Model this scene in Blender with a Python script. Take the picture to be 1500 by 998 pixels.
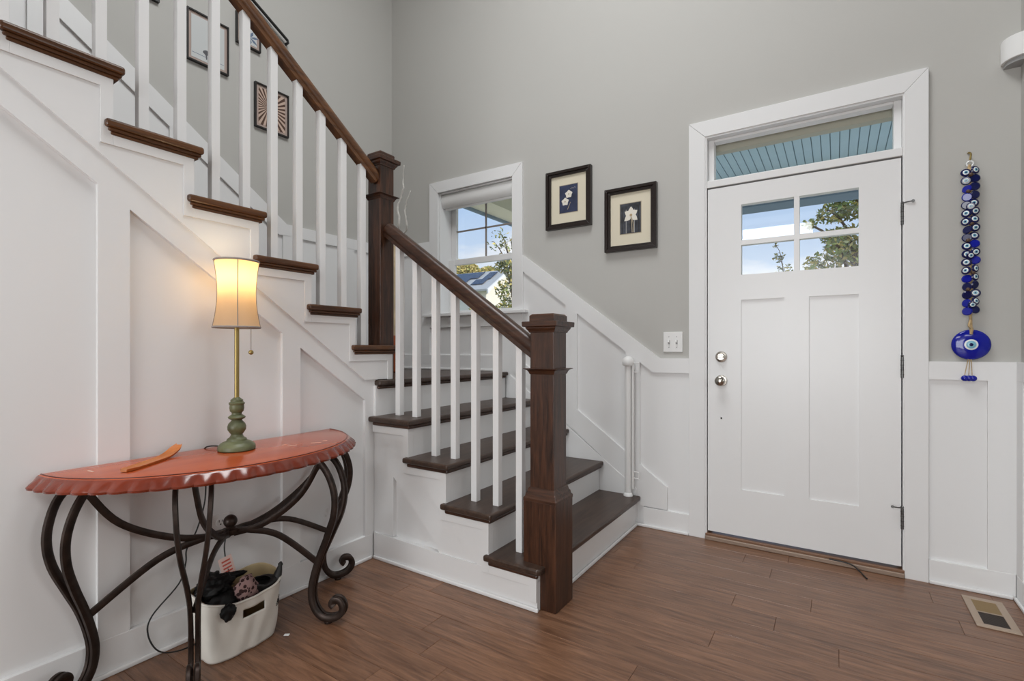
import bpy, bmesh, math, random
from math import sin, cos, pi, radians, sqrt
from mathutils import Vector, Matrix
random.seed(7)
for o in list(bpy.data.objects): bpy.data.objects.remove(o)
S = bpy.context.scene
COL = S.collection

# ------------------------------------------------------------------ camera
cam_d = bpy.data.cameras.new('camera'); cam = bpy.data.objects.new('camera', cam_d); COL.objects.link(cam)
cam.location = (0, 0, 1.13); cam.rotation_euler = (radians(90), 0, radians(33.1))
cam_d.sensor_width = 36; cam_d.lens = 36 * 728 / 1500
cam_d.shift_y = (512 - 499) / 1500
cam_d.clip_start = 0.02; cam_d.clip_end = 500
S.camera = cam

# ------------------------------------------------------------------ world: blue sky with clouds
W = bpy.data.worlds.new('sky'); S.world = W; W.use_nodes = True
nt = W.node_tree; nt.nodes.clear()
N = nt.nodes.new; L = nt.links.new
tc = N('ShaderNodeTexCoord'); sep = N('ShaderNodeSeparateXYZ'); L(tc.outputs['Generated'], sep.inputs[0])
rmp = N('ShaderNodeValToRGB'); L(sep.outputs['Z'], rmp.inputs[0])
rmp.color_ramp.elements[0].position = .02; rmp.color_ramp.elements[0].color = (.80, .89, .97, 1)
rmp.color_ramp.elements[1].position = .45; rmp.color_ramp.elements[1].color = (.24, .48, .88, 1)
mp = N('ShaderNodeMapping'); mp.inputs['Scale'].default_value = (1.0, 1.0, 3.2); mp.inputs['Location'].default_value = (.35, .1, .2)
L(tc.outputs['Generated'], mp.inputs[0])
nz = N('ShaderNodeTexNoise'); nz.inputs['Scale'].default_value = 3.2; nz.inputs['Detail'].default_value = 7; L(mp.outputs[0], nz.inputs[0])
cr = N('ShaderNodeValToRGB')
cr.color_ramp.elements[0].position = .52; cr.color_ramp.elements[0].color = (0, 0, 0, 1)
cr.color_ramp.elements[1].position = .66; cr.color_ramp.elements[1].color = (1, 1, 1, 1)
hz = N('ShaderNodeMapRange'); hz.inputs['From Min'].default_value = .20; hz.inputs['From Max'].default_value = .05; L(sep.outputs['Z'], hz.inputs[0])
hz.inputs['To Min'].default_value = -.02; hz.inputs['To Max'].default_value = .26
ad = N('ShaderNodeMath'); ad.operation = 'ADD'; L(nz.outputs[0], ad.inputs[0]); L(hz.outputs[0], ad.inputs[1]); L(ad.outputs[0], cr.inputs[0])
mx = N('ShaderNodeMixRGB'); L(cr.outputs[0], mx.inputs[0]); L(rmp.outputs[0], mx.inputs[1]); mx.inputs[2].default_value = (1, 1, 1, 1)
bg = N('ShaderNodeBackground'); bg.inputs[1].default_value = 1.0; L(mx.outputs[0], bg.inputs[0])
wo = N('ShaderNodeOutputWorld'); L(bg.outputs[0], wo.inputs[0])

# ------------------------------------------------------------------ lights
def area(name, loc, rot, sx, sy, energy, color=(1, 1, 1)):
    d = bpy.data.lights.new(name, 'AREA'); d.shape = 'RECTANGLE'; d.size = sx; d.size_y = sy
    d.energy = energy; d.color = color
    o = bpy.data.objects.new(name, d); COL.objects.link(o); o.location = loc; o.rotation_euler = [radians(a) for a in rot]
    return o
sd = bpy.data.lights.new('sun', 'SUN'); sd.energy = 3.6; sd.angle = radians(.6); sd.color = (1, .95, .85)
so = bpy.data.objects.new('sun', sd); COL.objects.link(so)
so.rotation_euler = Vector((-.80, .06, -.50)).to_track_quat('-Z', 'Y').to_euler()
# patio doors in the wall behind the camera, window of the side room, hall ceiling fixture
area('patio_daylight', (-.6, -5.3, 1.35), (90, 0, 0), 3.0, 2.3, 158, (.955, .985, 1))
area('side_room_daylight', (4.3, 1.5, 2.1), (90, 0, 90), 1.6, 1.6, 30, (.955, .985, 1))
area('hall_ceiling_light', (-1.0, 1.3, 4.95), (0, 0, 0), 1.6, 1.6, 88, (.965, .988, 1))
area('room_ceiling_light', (-.7, -1.1, 2.66), (0, 0, 0), .9, .9, 22, (.98, .99, 1))
area('room_ceiling_light', (.9, -1.1, 2.66), (0, 0, 0), .9, .9, 18, (.98, .99, 1))

S.view_settings.view_transform = 'Standard'; S.view_settings.look = 'None'
S.view_settings.exposure = 0.0; S.view_settings.gamma = 1.0; S.view_settings.use_curve_mapping = False

# ------------------------------------------------------------------ materials
MATS = {}
def newmat(name):
    m = bpy.data.materials.new(name); m.use_nodes = True
    MATS[name] = m
    return m, m.node_tree, m.node_tree.nodes['Principled BSDF']
def plain(name, col, rough=.5, metal=0, spec=.5, noise=0, nscale=8, bump=0, bscale=60):
    m, t, b = newmat(name)
    b.inputs['Base Color'].default_value = (*col, 1); b.inputs['Roughness'].default_value = rough
    b.inputs['Metallic'].default_value = metal; b.inputs['Specular IOR Level'].default_value = spec
    if noise or bump:
        c = t.nodes.new('ShaderNodeTexCoord')
    if noise:
        n = t.nodes.new('ShaderNodeTexNoise'); n.inputs['Scale'].default_value = nscale; n.inputs['Detail'].default_value = 4
        t.links.new(c.outputs['Object'], n.inputs[0])
        r = t.nodes.new('ShaderNodeValToRGB'); t.links.new(n.outputs[0], r.inputs[0])
        r.color_ramp.elements[0].position = .3; r.color_ramp.elements[1].position = .7
        r.color_ramp.elements[0].color = (*[max(0, x * (1 - noise)) for x in col], 1)
        r.color_ramp.elements[1].color = (*[min(1, x * (1 + noise)) for x in col], 1)
        t.links.new(r.outputs[0], b.inputs['Base Color'])
    if bump:
        n2 = t.nodes.new('ShaderNodeTexNoise'); n2.inputs['Scale'].default_value = bscale; n2.inputs['Detail'].default_value = 3
        t.links.new(c.outputs['Object'], n2.inputs[0])
        bp = t.nodes.new('ShaderNodeBump'); bp.inputs['Strength'].default_value = bump; bp.inputs['Distance'].default_value = .004
        t.links.new(n2.outputs[0], bp.inputs['Height']); t.links.new(bp.outputs[0], b.inputs['Normal'])
    return m
def wood(name, c0, c1, axis='z', rough=.35, scale=9, stretch=14, bump=.15, rnd=0, coat=0):
    m, t, b = newmat(name); n = t.nodes.new; l = t.links.new
    c = n('ShaderNodeTexCoord'); mp = n('ShaderNodeMapping')
    sc = [stretch, stretch, stretch]; sc['xyz'.index(axis)] = 1.0
    mp.inputs['Scale'].default_value = sc
    src = c.outputs['Object']
    if rnd:
        oi = n('ShaderNodeObjectInfo'); mu = n('ShaderNodeVectorMath'); mu.operation = 'ADD'
        cb = n('ShaderNodeMath'); cb.operation = 'MULTIPLY'; cb.inputs[1].default_value = 37; l(oi.outputs['Random'], cb.inputs[0])
        l(src, mu.inputs[0]); l(cb.outputs[0], mu.inputs[1]); src = mu.outputs[0]
    l(src, mp.inputs[0])
    a = n('ShaderNodeTexNoise'); a.inputs['Scale'].default_value = scale * .35; a.inputs['Detail'].default_value = 8; a.inputs['Roughness'].default_value = .65; a.inputs['Distortion'].default_value = .6
    l(mp.outputs[0], a.inputs[0])
    r = n('ShaderNodeValToRGB'); l(a.outputs[0], r.inputs[0])
    r.color_ramp.elements[0].position = .3; r.color_ramp.elements[0].color = (*c0, 1)
    r.color_ramp.elements[1].position = .72; r.color_ramp.elements[1].color = (*c1, 1)
    out = r.outputs[0]
    if rnd:
        hs = n('ShaderNodeHueSaturation'); mr = n('ShaderNodeMapRange'); l(oi.outputs['Random'], mr.inputs[0])
        mr.inputs['To Min'].default_value = 1 - rnd; mr.inputs['To Max'].default_value = 1 + rnd
        l(mr.outputs[0], hs.inputs['Value']); l(out, hs.inputs['Color']); out = hs.outputs[0]
    l(out, b.inputs['Base Color']); b.inputs['Roughness'].default_value = rough
    b.inputs['Coat Weight'].default_value = coat; b.inputs['Coat Roughness'].default_value = .15
    bp = n('ShaderNodeBump'); bp.inputs['Strength'].default_value = bump; bp.inputs['Distance'].default_value = .004
    l(a.outputs[0], bp.inputs['Height']); l(bp.outputs[0], b.inputs['Normal'])
    return m
plain('white', (.80, .80, .80), .38, bump=.03, bscale=25)
plain('white_gloss', (.82, .82, .82), .28)
plain('greige', (.50, .492, .466), .75, bump=.05, bscale=120)
plain('ceiling_white', (.8, .8, .79), .9)
DK0, DK1 = (.018, .008, .005), (.080, .032, .016)
for ax in 'xyz': wood('dark_wood_' + ax, DK0, DK1, ax, .33, 9, 13, .12)
for ax in 'xyz': wood('newel_wood_' + ax, (.010, .004, .002), (.098, .036, .016), ax, .33, 14, 12, .25)
wood('tread_top', (.026, .014, .009), (.078, .046, .032), 'y', .38, 9, 12, .12)
wood('tread_top_x', (.026, .014, .009), (.078, .046, .032), 'x', .38, 9, 12, .12)
wood('upper_lamplit_wood', (.035, .013, .005), (.15, .060, .020), 'y', .3, 9, 13, .12)  # upper tread wood with the lamp's warm glow painted into its colour
wood('rail_lamplit_wood', (.05, .020, .008), (.19, .078, .026), 'y', .35, 9, 13, .15)  # lamplight on the upper handrail painted in as lighter, warmer wood
wood('floor_plank', (.095, .042, .022), (.285, .146, .083), 'x', .29, 13, 12, .45, rnd=.08)
plain('subfloor', (.02, .012, .008), .8)
wood('cherry', (.33, .048, .011), (.49, .092, .022), 'y', .22, 4, 6, .02, coat=.3)
plain('cherry_dark', (.08, .010, .004), .3)
wood('cherry_edge', (.12, .014, .004), (.22, .030, .008), 'y', .22, 4, 6, .02, coat=.5)
plain('scuff', (.75, .55, .45), .6)
plain('iron', (.035, .022, .017), .42, .55, noise=.4, nscale=30, bump=.1)
plain('black', (.012, .011, .011), .45)
plain('black_cord', (.012, .012, .012), .4)
plain('green_base', (.115, .125, .06), .42, noise=.35, nscale=14, bump=.1)
plain('brass', (.36, .27, .10), .35, .8)
plain('shade_trim', (.30, .26, .24), .8)
plain('nickel', (.55, .52, .47), .22, 1)
plain('steel_worn', (.15, .15, .15), .35, .9, noise=.4, nscale=90)
plain('canvas', (.72, .69, .63), .85, noise=.05, nscale=9, bump=.15, bscale=35)
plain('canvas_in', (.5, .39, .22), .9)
plain('black_cloth', (.006, .0055, .0055), .5, 0, .2, bump=.4, bscale=50)
plain('tag_pink', (.85, .62, .56), .7)
plain('tag_red', (.65, .12, .08), .7)
plain('frame_dark', (.016, .009, .007), .3)
plain('frame_black', (.012, .010, .010), .4)
plain('mat_cream', (.72, .66, .52), .8)
plain('mat_pink', (.42, .33, .29), .8)
plain('navy', (.022, .030, .075), .6, noise=.4, nscale=20)
plain('slate', (.035, .038, .05), .6, noise=.7, nscale=25)
plain('petal', (.78, .74, .66), .8)
plain('petal_mid', (.45, .33, .2), .8)
plain('stem_tan', (.42, .36, .26), .8)
plain('print_pale', (.58, .60, .60), .8)
plain('print_grey', (.10, .10, .11), .8)
plain('print_tan', (.56, .42, .34), .8)
plain('print_brown', (.09, .045, .03), .8)
plain('print_blue', (.13, .18, .27), .8)
plain('pale_glass', (.55, .57, .60), .3)
plain('plastic_white', (.82, .82, .81), .3)
plain('plastic_grey', (.35, .35, .35), .4)
plain('bead_navy', (.006, .010, .075), .15)
plain('glass_blue', (.006, .012, .30), .08)
plain('eye_white', (.82, .84, .84), .2)
plain('eye_sky', (.22, .50, .65), .2)
plain('rope', (.50, .36, .19), .8, noise=.3, nscale=60)
plain('bead_brown', (.09, .05, .03), .5)
plain('vent_tan', (.43, .33, .25), .4, .3)
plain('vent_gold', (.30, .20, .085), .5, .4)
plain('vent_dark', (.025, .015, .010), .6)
plain('threshold', (.20, .10, .055), .4)
plain('threshold_metal', (.30, .22, .17), .4, .4)
plain('gap_dark', (.03, .03, .03), .8)
wood('incense_wood', (.38, .10, .02), (.62, .20, .04), 'y', .35, 8, 9, .1)
plain('vase_cream', (.58, .46, .30), .5, noise=.2, nscale=14)
plain('vase_rust', (.30, .07, .02), .35)
plain('branch_white', (.62, .60, .56), .8, noise=.15, nscale=30)
plain('porch_blue', (.50, .68, .75), .6)
plain('porch_groove', (.24, .33, .37), .8)
plain('porch_cream', (.80, .76, .58), .7)
plain('porch_header', (.50, .49, .40), .8)
plain('porch_grey', (.33, .33, .29), .8)
plain('fascia_blue', (.20, .27, .34), .6)
plain('concrete', (.62, .60, .57), .9, noise=.08, nscale=3)
plain('siding', (.82, .78, .70), .8)
plain('roof_grey', (.45, .45, .44), .8)
plain('solar', (.012, .02, .05), .2)
plain('house_glass', (.25, .28, .30), .2)
plain('grass', (.13, .17, .05), .9, noise=.4, nscale=2)
plain('bark', (.11, .075, .05), .9, noise=.4, nscale=12)
for nme, c in (('leaf_green', (.27, .33, .09)), ('leaf_yellow', (.56, .46, .14)), ('leaf_olive', (.16, .19, .08)), ('leaf_autumn', (.60, .49, .19))):
    plain(nme, c, .7, noise=.35, nscale=3)
# thin window glass
m, t, b = newmat('glass'); t.nodes.remove(b)
tr = t.nodes.new('ShaderNodeBsdfTransparent'); gl = t.nodes.new('ShaderNodeBsdfGlossy'); gl.inputs['Roughness'].default_value = .02
ms = t.nodes.new('ShaderNodeMixShader'); ms.inputs[0].default_value = .05
t.links.new(tr.outputs[0], ms.inputs[1]); t.links.new(gl.outputs[0], ms.inputs[2])
t.links.new(ms.outputs[0], t.nodes['Material Output'].inputs[0])
# lamp shade fabric: translucent cloth lit from inside
m, t, b = newmat('shade_cloth'); t.nodes.remove(b)
df = t.nodes.new('ShaderNodeBsdfDiffuse'); df.inputs[0].default_value = (.80, .62, .45, 1)
tl = t.nodes.new('ShaderNodeBsdfTranslucent'); tl.inputs[0].default_value = (.95, .72, .42, 1)
ms = t.nodes.new('ShaderNodeMixShader'); ms.inputs[0].default_value = .6
t.links.new(df.outputs[0], ms.inputs[1]); t.links.new(tl.outputs[0], ms.inputs[2])
t.links.new(ms.outputs[0], t.nodes['Material Output'].inputs[0])
m, t, b = newmat('bulb'); b.inputs['Emission Color'].default_value = (1, .78, .45, 1); b.inputs['Emission Strength'].default_value = 9
# polka dot cloth
m, t, b = newmat('polka'); c = t.nodes.new('ShaderNodeTexCoord'); v = t.nodes.new('ShaderNodeTexVoronoi'); v.inputs['Scale'].default_value = 62
t.links.new(c.outputs['Object'], v.inputs[0]); r = t.nodes.new('ShaderNodeValToRGB'); r.color_ramp.interpolation = 'CONSTANT'
r.color_ramp.elements[0].color = (.035, .012, .012, 1); r.color_ramp.elements[1].position = .42; r.color_ramp.elements[1].color = (.34, .21, .20, 1)
t.links.new(v.outputs['Distance'], r.inputs[0]); t.links.new(r.outputs[0], b.inputs['Base Color']); b.inputs['Roughness'].default_value = .9

# ------------------------------------------------------------------ mesh helpers
def root_loc(p):
    while p is not None and p.parent is not None: p = p.parent
    return Vector(p.location) if p is not None else Vector((0, 0, 0))
class MB:
    def __init__(s): s.v = []; s.f = []; s.m = []
    def add(s, vs, fs, mi=0):
        o = len(s.v); s.v += [tuple(p) for p in vs]; s.f += [tuple(i + o for i in f) for f in fs]; s.m += [mi] * len(fs); return s
    def box(s, x0, x1, y0, y1, z0, z1, mi=0):
        x0, x1 = min(x0, x1), max(x0, x1); y0, y1 = min(y0, y1), max(y0, y1); z0, z1 = min(z0, z1), max(z0, z1)
        v = [(x0, y0, z0), (x1, y0, z0), (x1, y1, z0), (x0, y1, z0), (x0, y0, z1), (x1, y0, z1), (x1, y1, z1), (x0, y1, z1)]
        return s.add(v, [(0, 3, 2, 1), (4, 5, 6, 7), (0, 1, 5, 4), (1, 2, 6, 5), (2, 3, 7, 6), (3, 0, 4, 7)], mi)
    def obox(s, c, ax, ay, az, mi=0):
        c = Vector(c); ax, ay, az = Vector(ax), Vector(ay), Vector(az)
        v = [c + a * ax + b_ * ay + d * az for d in (-1, 1) for (a, b_) in ((-1, -1), (1, -1), (1, 1), (-1, 1))]
        return s.add(v, [(0, 3, 2, 1), (4, 5, 6, 7), (0, 1, 5, 4), (1, 2, 6, 5), (2, 3, 7, 6), (3, 0, 4, 7)], mi)
    def prism(s, poly, axis, a, b, mi=0):
        """poly: 2D points; axis 'x': (y,z), 'y': (x,z), 'z': (x,y)"""
        def mk(p, t): return {'x': (t, p[0], p[1]), 'y': (p[0], t, p[1]), 'z': (p[0], p[1], t)}[axis]
        n = len(poly)
        v = [mk(p, a) for p in poly] + [mk(p, b) for p in poly]
        f = [tuple(range(n)), tuple(range(2 * n - 1, n - 1, -1))]
        f += [(i, i + n, (i + 1) % n + n, (i + 1) % n) for i in range(n)]
        return s.add(v, f, mi)
    def tube(s, path, r, n=8, sec=None, cap=True, mi=0, up=(0, 0, 1)):
        """sweep; r number or list; sec: list of 2D section points (u,v)"""
        P = [Vector(p) for p in path]; m_ = len(P)
        R = r if isinstance(r, (list, tuple)) else [r] * m_
        if sec is None: sec = [(cos(2 * pi * k / n), sin(2 * pi * k / n)) for k in range(n)]
        n = len(sec); vs = []; up = Vector(up); pu = None
        for i in range(m_):
            t = (P[min(i + 1, m_ - 1)] - P[max(i - 1, 0)]).normalized()
            if pu is None:
                u = t.cross(up)
                if u.length < 1e-4: u = t.cross(Vector((1, 0, 0)))
                u.normalize()
            else:
                u = (pu - t * pu.dot(t))
                u.normalize()
            w = u.cross(t); pu = u
            vs += [P[i] + (u * a + w * b_) * R[i] for (a, b_) in sec]
        fs = []
        for i in range(m_ - 1):
            for k in range(n):
                fs.append((i * n + k, i * n + (k + 1) % n, (i + 1) * n + (k + 1) % n, (i + 1) * n + k))
        if cap: fs += [tuple(range(n - 1, -1, -1)), tuple(range((m_ - 1) * n, m_ * n))]
        return s.add(vs, fs, mi)
    def lathe(s, prof, c, n=24, axis='z', mi=0):
        vs = []; fs = []; c = Vector(c)
        for (r, h) in prof:
            for k in range(n):
                a = 2 * pi * k / n; u, w = r * cos(a), r * sin(a)
                d = {'z': (u, w, h), 'y': (u, h, w), 'x': (h, u, w)}[axis]
                vs.append(c + Vector(d))
        for i in range(len(prof) - 1):
            for k in range(n):
                q = (i * n + k, i * n + (k + 1) % n, (i + 1) * n + (k + 1) % n, (i + 1) * n + k)
                fs.append(q if axis != 'y' else q[::-1])
        e = [tuple(range(n - 1, -1, -1)), tuple(range((len(prof) - 1) * n, len(prof) * n))]
        fs += e
        return s.add(vs, fs, mi)
    def sphere(s, c, r, n=12, sq=(1, 1, 1), mi=0):
        pr = [(max(1e-4, sin(pi * i / n)), -cos(pi * i / n)) for i in range(n + 1)]
        k = len(s.v); s.lathe(pr, (0, 0, 0), n * 2, mi=mi)
        c = Vector(c)
        for i in range(k, len(s.v)):
            p = s.v[i]; s.v[i] = (c.x + p[0] * r * sq[0], c.y + p[1] * r * sq[1], c.z + p[2] * r * sq[2])
        return s
    def build(s, name, mat, parent=None, smooth=False, bevel=0, solid=0):
        me = bpy.data.meshes.new(name); off = root_loc(parent)
        me.from_pydata([(p[0] - off.x, p[1] - off.y, p[2] - off.z) for p in s.v], [], s.f)
        for mn in (mat if isinstance(mat, (list, tuple)) else [mat]): me.materials.append(MATS[mn])
        if any(s.m): me.polygons.foreach_set('material_index', s.m)
        bm = bmesh.new(); bm.from_mesh(me); bmesh.ops.recalc_face_normals(bm, faces=bm.faces); bm.to_mesh(me); bm.free()
        if smooth:
            me.polygons.foreach_set('use_smooth', [True] * len(me.polygons))
            if smooth == 'auto': me.set_sharp_from_angle(angle=radians(38))
        me.update()
        o = bpy.data.objects.new(name, me); COL.objects.link(o)
        if parent is not None: o.parent = parent
        if solid:
            md = o.modifiers.new('solid', 'SOLIDIFY'); md.thickness = solid
        if bevel:
            md = o.modifiers.new('bevel', 'BEVEL'); md.width = bevel; md.segments = 2; md.limit_method = 'ANGLE'; md.angle_limit = radians(35)
        return o
def tag(o, label, cat=None, group=None, kind=None):
    o['label'] = label
    if cat: o['category'] = cat
    if group: o['group'] = group
    if kind: o['kind'] = kind
    return o
def thing(name, loc, label, cat, group=None, kind=None):
    o = bpy.data.objects.new(name, None); COL.objects.link(o); o.location = loc; o.empty_display_size = .05
    return tag(o, label, cat, group, kind)
def box(name, mat, parent, *a, bevel=0): return MB().box(*a).build(name, mat, parent, bevel=bevel)
def catmull(P, k=6):
    P = [Vector(p) for p in P]; out = []
    for i in range(len(P) - 1):
        a, b_, c_, d = P[max(i - 1, 0)], P[i], P[i + 1], P[min(i + 2, len(P) - 1)]
        for j in range(k):
            u = j / k
            out.append(.5 * ((2 * b_) + (c_ - a) * u + (2 * a - 5 * b_ + 4 * c_ - d) * u * u + (3 * b_ - a - 3 * c_ + d) * u ** 3))
    out.append(P[-1]); return out
def holed(m_, axis, p0, p1, u0, u1, z0, z1, holes):
    """wall slab between planes p0,p1 with rectangular holes (u0,u1,z0,z1)"""
    us = sorted({u0, u1, *[h[0] for h in holes], *[h[1] for h in holes]}); zs = sorted({z0, z1, *[h[2] for h in holes], *[h[3] for h in holes]})
    for i in range(len(us) - 1):
        for j in range(len(zs) - 1):
            cu, cz = (us[i] + us[i + 1]) / 2, (zs[j] + zs[j + 1]) / 2
            if any(h[0] < cu < h[1] and h[2] < cz < h[3] for h in holes): continue
            if axis == 'y': m_.box(us[i], us[i + 1], p0, p1, zs[j], zs[j + 1])
            else: m_.box(p0, p1, us[i], us[i + 1], zs[j], zs[j + 1])
    return m_

# ------------------------------------------------------------------ key dimensions
YW = 3.135          # front wall surface
XC = -3.326         # stair wall surface
XA = -2.125         # panelling backing under the upper flight
XR = .70            # short wall right of the door
ZC = 5.2
RISE = .1922
# ------------------------------------------------------------------ room shell
wf = tag(holed(MB(), 'y', YW, YW + .18, XC - .2, 4.6, -.3, ZC, [(-2.767, -2.031, 1.416, 2.425), (-.655, .286, 0, 2.4)]).build('wall_front', 'greige'),
         'grey painted front wall with entry door and white wainscot', 'wall', kind='structure')
ws = tag(box('wall_stair', 'greige', None, XC - .15, XC, -5.6, YW, -.3, ZC), 'grey painted stairwell wall hung with small framed prints', 'wall', kind='structure')
wr = tag(box('wall_right', 'greige', None, XR, XR + .12, 2.72, YW, 0, ZC), 'short grey wall return at the right edge beyond the floor register', 'wall', kind='structure')
tag(box('wall_back', 'greige', None, XC - .15, 4.6, -5.6, -5.45, 0, ZC), 'grey wall behind the viewpoint', 'wall', kind='structure')
tag(box('wall_far_right', 'greige', None, 4.45, 4.6, -5.45, YW, 0, ZC), 'grey wall of the side room out of view', 'wall', kind='structure')
tag(box('ceiling', 'ceiling_white', None, XC - .15, 4.6, -5.6, YW + .18, ZC, ZC + .1), 'white ceiling high above the stair hall', 'ceiling', kind='structure')

tag(box('ceiling_low', 'ceiling_white', None, -2.05, 4.45, -5.45, -.6, 2.7, 2.78), 'white lower ceiling of the room behind the viewpoint', 'ceiling', kind='structure')
# floor: real planks on a subfloor
fl = tag(box('floor', 'subfloor', None, XC - .1, 4.6, -5.6, YW + .02, -.06, -.016), 'brown hand-scraped hardwood plank floor of the entry hall', 'floor', kind='structure')
PW = .127
row = 0; y = YW - .005
while y > -.75:
    x = -2.12 - random.random() * .6; xend = 1.4
    while x < xend:
        ln = random.uniform(.75, 1.5); xa, xb = max(x, -2.13), min(x + ln, xend)
        if xb - xa > .08:
            y0, y1 = y - PW + .0003, y - .0003; xa += .0003; xb -= .0003; ch = .0014
            m_ = MB()
            m_.add([(xa, y0, -.016), (xb, y0, -.016), (xb, y1, -.016), (xa, y1, -.016),
                    (xa, y0, -ch), (xb, y0, -ch), (xb, y1, -ch), (xa, y1, -ch),
                    (xa + ch, y0 + ch, 0), (xb - ch, y0 + ch, 0), (xb - ch, y1 - ch, 0), (xa + ch, y1 - ch, 0)],
                   [(0, 1, 5, 4), (1, 2, 6, 5), (2, 3, 7, 6), (3, 0, 4, 7), (4, 5, 9, 8), (5, 6, 10, 9), (6, 7, 11, 10), (7, 4, 8, 11), (8, 9, 10, 11)])
            m_.build('plank', 'floor_plank', fl)
        x += ln
    y -= PW
box('far_boards', 'floor_plank', fl, -2.13, 4.45, -5.45, y, -.016, 0)
box('far_boards', 'floor_plank', fl, 1.401, 4.45, y, YW, -.016, 0)

# ---- front wall wainscot
BY = YW - .018
def fprism(name, poly, parent=wf, y0=None, mat='white'):
    return MB().prism(poly, 'y', BY if y0 is None else y0, YW, 0).build(name, mat, parent)
SL = .746
def ztop(x): return 1.074 + SL * (-.927 - x)
def zin(x): return .984 + SL * (-.97 - x)
fprism('wainscot_cap', [(-1.94, ztop(-1.94)), (-.927, 1.074), (-.748, 1.074), (-.748, .984), (-.97, .984), (-1.94, zin(-1.94))])
MB().prism([(XC, 0), (-.748, 0), (-.748, 1.03), (-.95, 1.03), (-1.935, 1.78), (-1.99, 1.78), (-1.99, 1.38), (-2.80, 1.38), (-2.80, 1.98), (XC, 1.98)], 'y', YW - .004, YW).build('wainscot_backing', 'white', wf)
def zsk(x): return .716 - .725 * (x + 1.497)
fprism('wainscot_stile', [(-1.586, zsk(-1.586)), (-1.497, zsk(-1.497)), (-1.497, zin(-1.497)), (-1.586, zin(-1.586))])
fprism('wainscot_stile', [(-1.149, zsk(-1.149)), (-1.054, zsk(-1.054)), (-1.054, zin(-1.054)), (-1.149, zin(-1.149))])
fprism('wainscot_stile', [(-2.03, zsk(-2.03)), (-1.934, zsk(-1.934)), (-1.934, zin(-1.934)), (-2.03, zin(-2.03))])
fprism('skirt_board', [(-.88, .13), (-.88, zsk(-.88)), (-2.03, zsk(-2.03)), (-2.03, zsk(-2.03) - .13), (-1.17, .30), (-1.075, .2), (-1.075, .13)])
MB().prism([(-1.075, .0), (-1.075, .235), (-1.17, .306), (-2.05, .306 + .72 * .88), (-2.05, .0)], 'y', BY - .004, YW).build('stair_skirt', 'white', wf, bevel=.0015)
tag(MB().box(-1.03, -.748, BY - .001, YW, 0, .124).build('baseboard_front_left', 'white', bevel=.002), 'white baseboard on the front wall between stairs and door', 'baseboard', kind='structure')
tag(MB().prism([(-1.08, 0), (-.748, 0), (-.748, .018), (-1.08, .018)], 'y', BY - .014, BY - .001).build('trim_1', 'white', bevel=.005), 'white shoe moulding at the floor between stairs and door', 'trim', kind='structure')
# right of the door
fprism('wainscot_cap', [(.376, .985), (XR, .985), (XR, 1.072), (.376, 1.072)])
MB().box(.376, XR, YW - .004, YW, 0, 1.03).build('wainscot_backing', 'white', wf)
fprism('wainscot_stile', [(.586, .114), (XR, .114), (XR, .985), (.586, .985)])
tag(MB().box(.377, XR - .02, BY - .001, YW, 0, .114).build('baseboard_front_right', 'white', bevel=.002), 'white baseboard right of the entry door', 'baseboard', kind='structure')
tag(MB().box(.377, XR - .03, BY - .013, BY - .001, 0, .018).build('trim_2', 'white', bevel=.005), 'white shoe moulding right of the entry door', 'trim', kind='structure')
# right return wall panelling
MB().box(XR - .004, XR, 2.72, YW, 0, 1.03).build('wainscot_backing', 'white', wr)
MB().box(XR - .018, XR, 2.72, YW - .018, .985, 1.072).build('wainscot_cap', 'white', wr, bevel=.0015)
MB().box(XR - .018, XR, YW - .1, YW - .018, .114, .985).build('wainscot_stile', 'white', wr, bevel=.0015)
tag(MB().box(XR - .019, XR, 2.72, YW - .018, 0, .114).build('baseboard_right', 'white', bevel=.002), 'white baseboard on the short right wall', 'baseboard', kind='structure')
tag(MB().box(XR - .031, XR - .019, 2.72, YW - .032, 0, .018).build('trim_3', 'white', bevel=.005), 'white shoe moulding on the short right wall', 'trim', kind='structure')
# landing wainscot left of and below the window
fprism('wainscot_cap', [(XC, 1.94), (-2.858, 1.94), (-2.858, 2.035), (XC, 2.035)])
fprism('wainscot_stile', [(-2.95, 1.083), (-2.858, 1.083), (-2.858, 1.94), (-2.95, 1.94)])
tag(MB().box(XC, -2.14, BY - .001, YW, 5 * RISE, 5 * RISE + .125).build('baseboard_landing', 'white', bevel=.002), 'white baseboard on the stair landing below the window', 'baseboard', kind='structure')
tag(MB().box(XC, -2.14, BY - .013, BY - .001, 5 * RISE, 5 * RISE + .018).build('trim_4', 'white', bevel=.005), 'white shoe moulding along the stair landing', 'trim', kind='structure')

# ---- stair wall wainscot (sloping)
XS = XC + .018
def sprism(name, poly): return MB().prism(poly, 'x', XC, XS).build(name, 'white', ws)
def ct(y_): return 2.579 - .738 * (y_ - 1.367)
def cb(y_): return 2.447 - .735 * (y_ - 1.365)
sprism('wainscot_cap', [(-.6, ct(-.6)), (2.115, ct(2.115)), (2.115, 2.03), (YW, 2.03), (YW, 1.945), (2.05, 1.945), (-.6, cb(-.6))])
MB().prism([(-.6, 1.2), (YW, .9), (YW, 1.98), (2.08, 1.98), (-.6, cb(-.6) + .05)], 'x', XC, XC + .004).build('wainscot_backing', 'white', ws)
for yy in (.2, .74, 1.36, 2.08, 2.62):
    tp = 1.945 if yy > 2.03 else cb(yy + .09)
    sprism('wainscot_stile', [(yy, 1.0), (yy + .09, 1.0), (yy + .09, tp + .002), (yy, (1.945 if yy > 2.03 else cb(yy)) + .002)])
sprism('landing_base', [(1.9, 5 * RISE), (YW - .02, 5 * RISE), (YW - .02, 5 * RISE + .125), (1.9, 5 * RISE + .125)])

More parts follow.
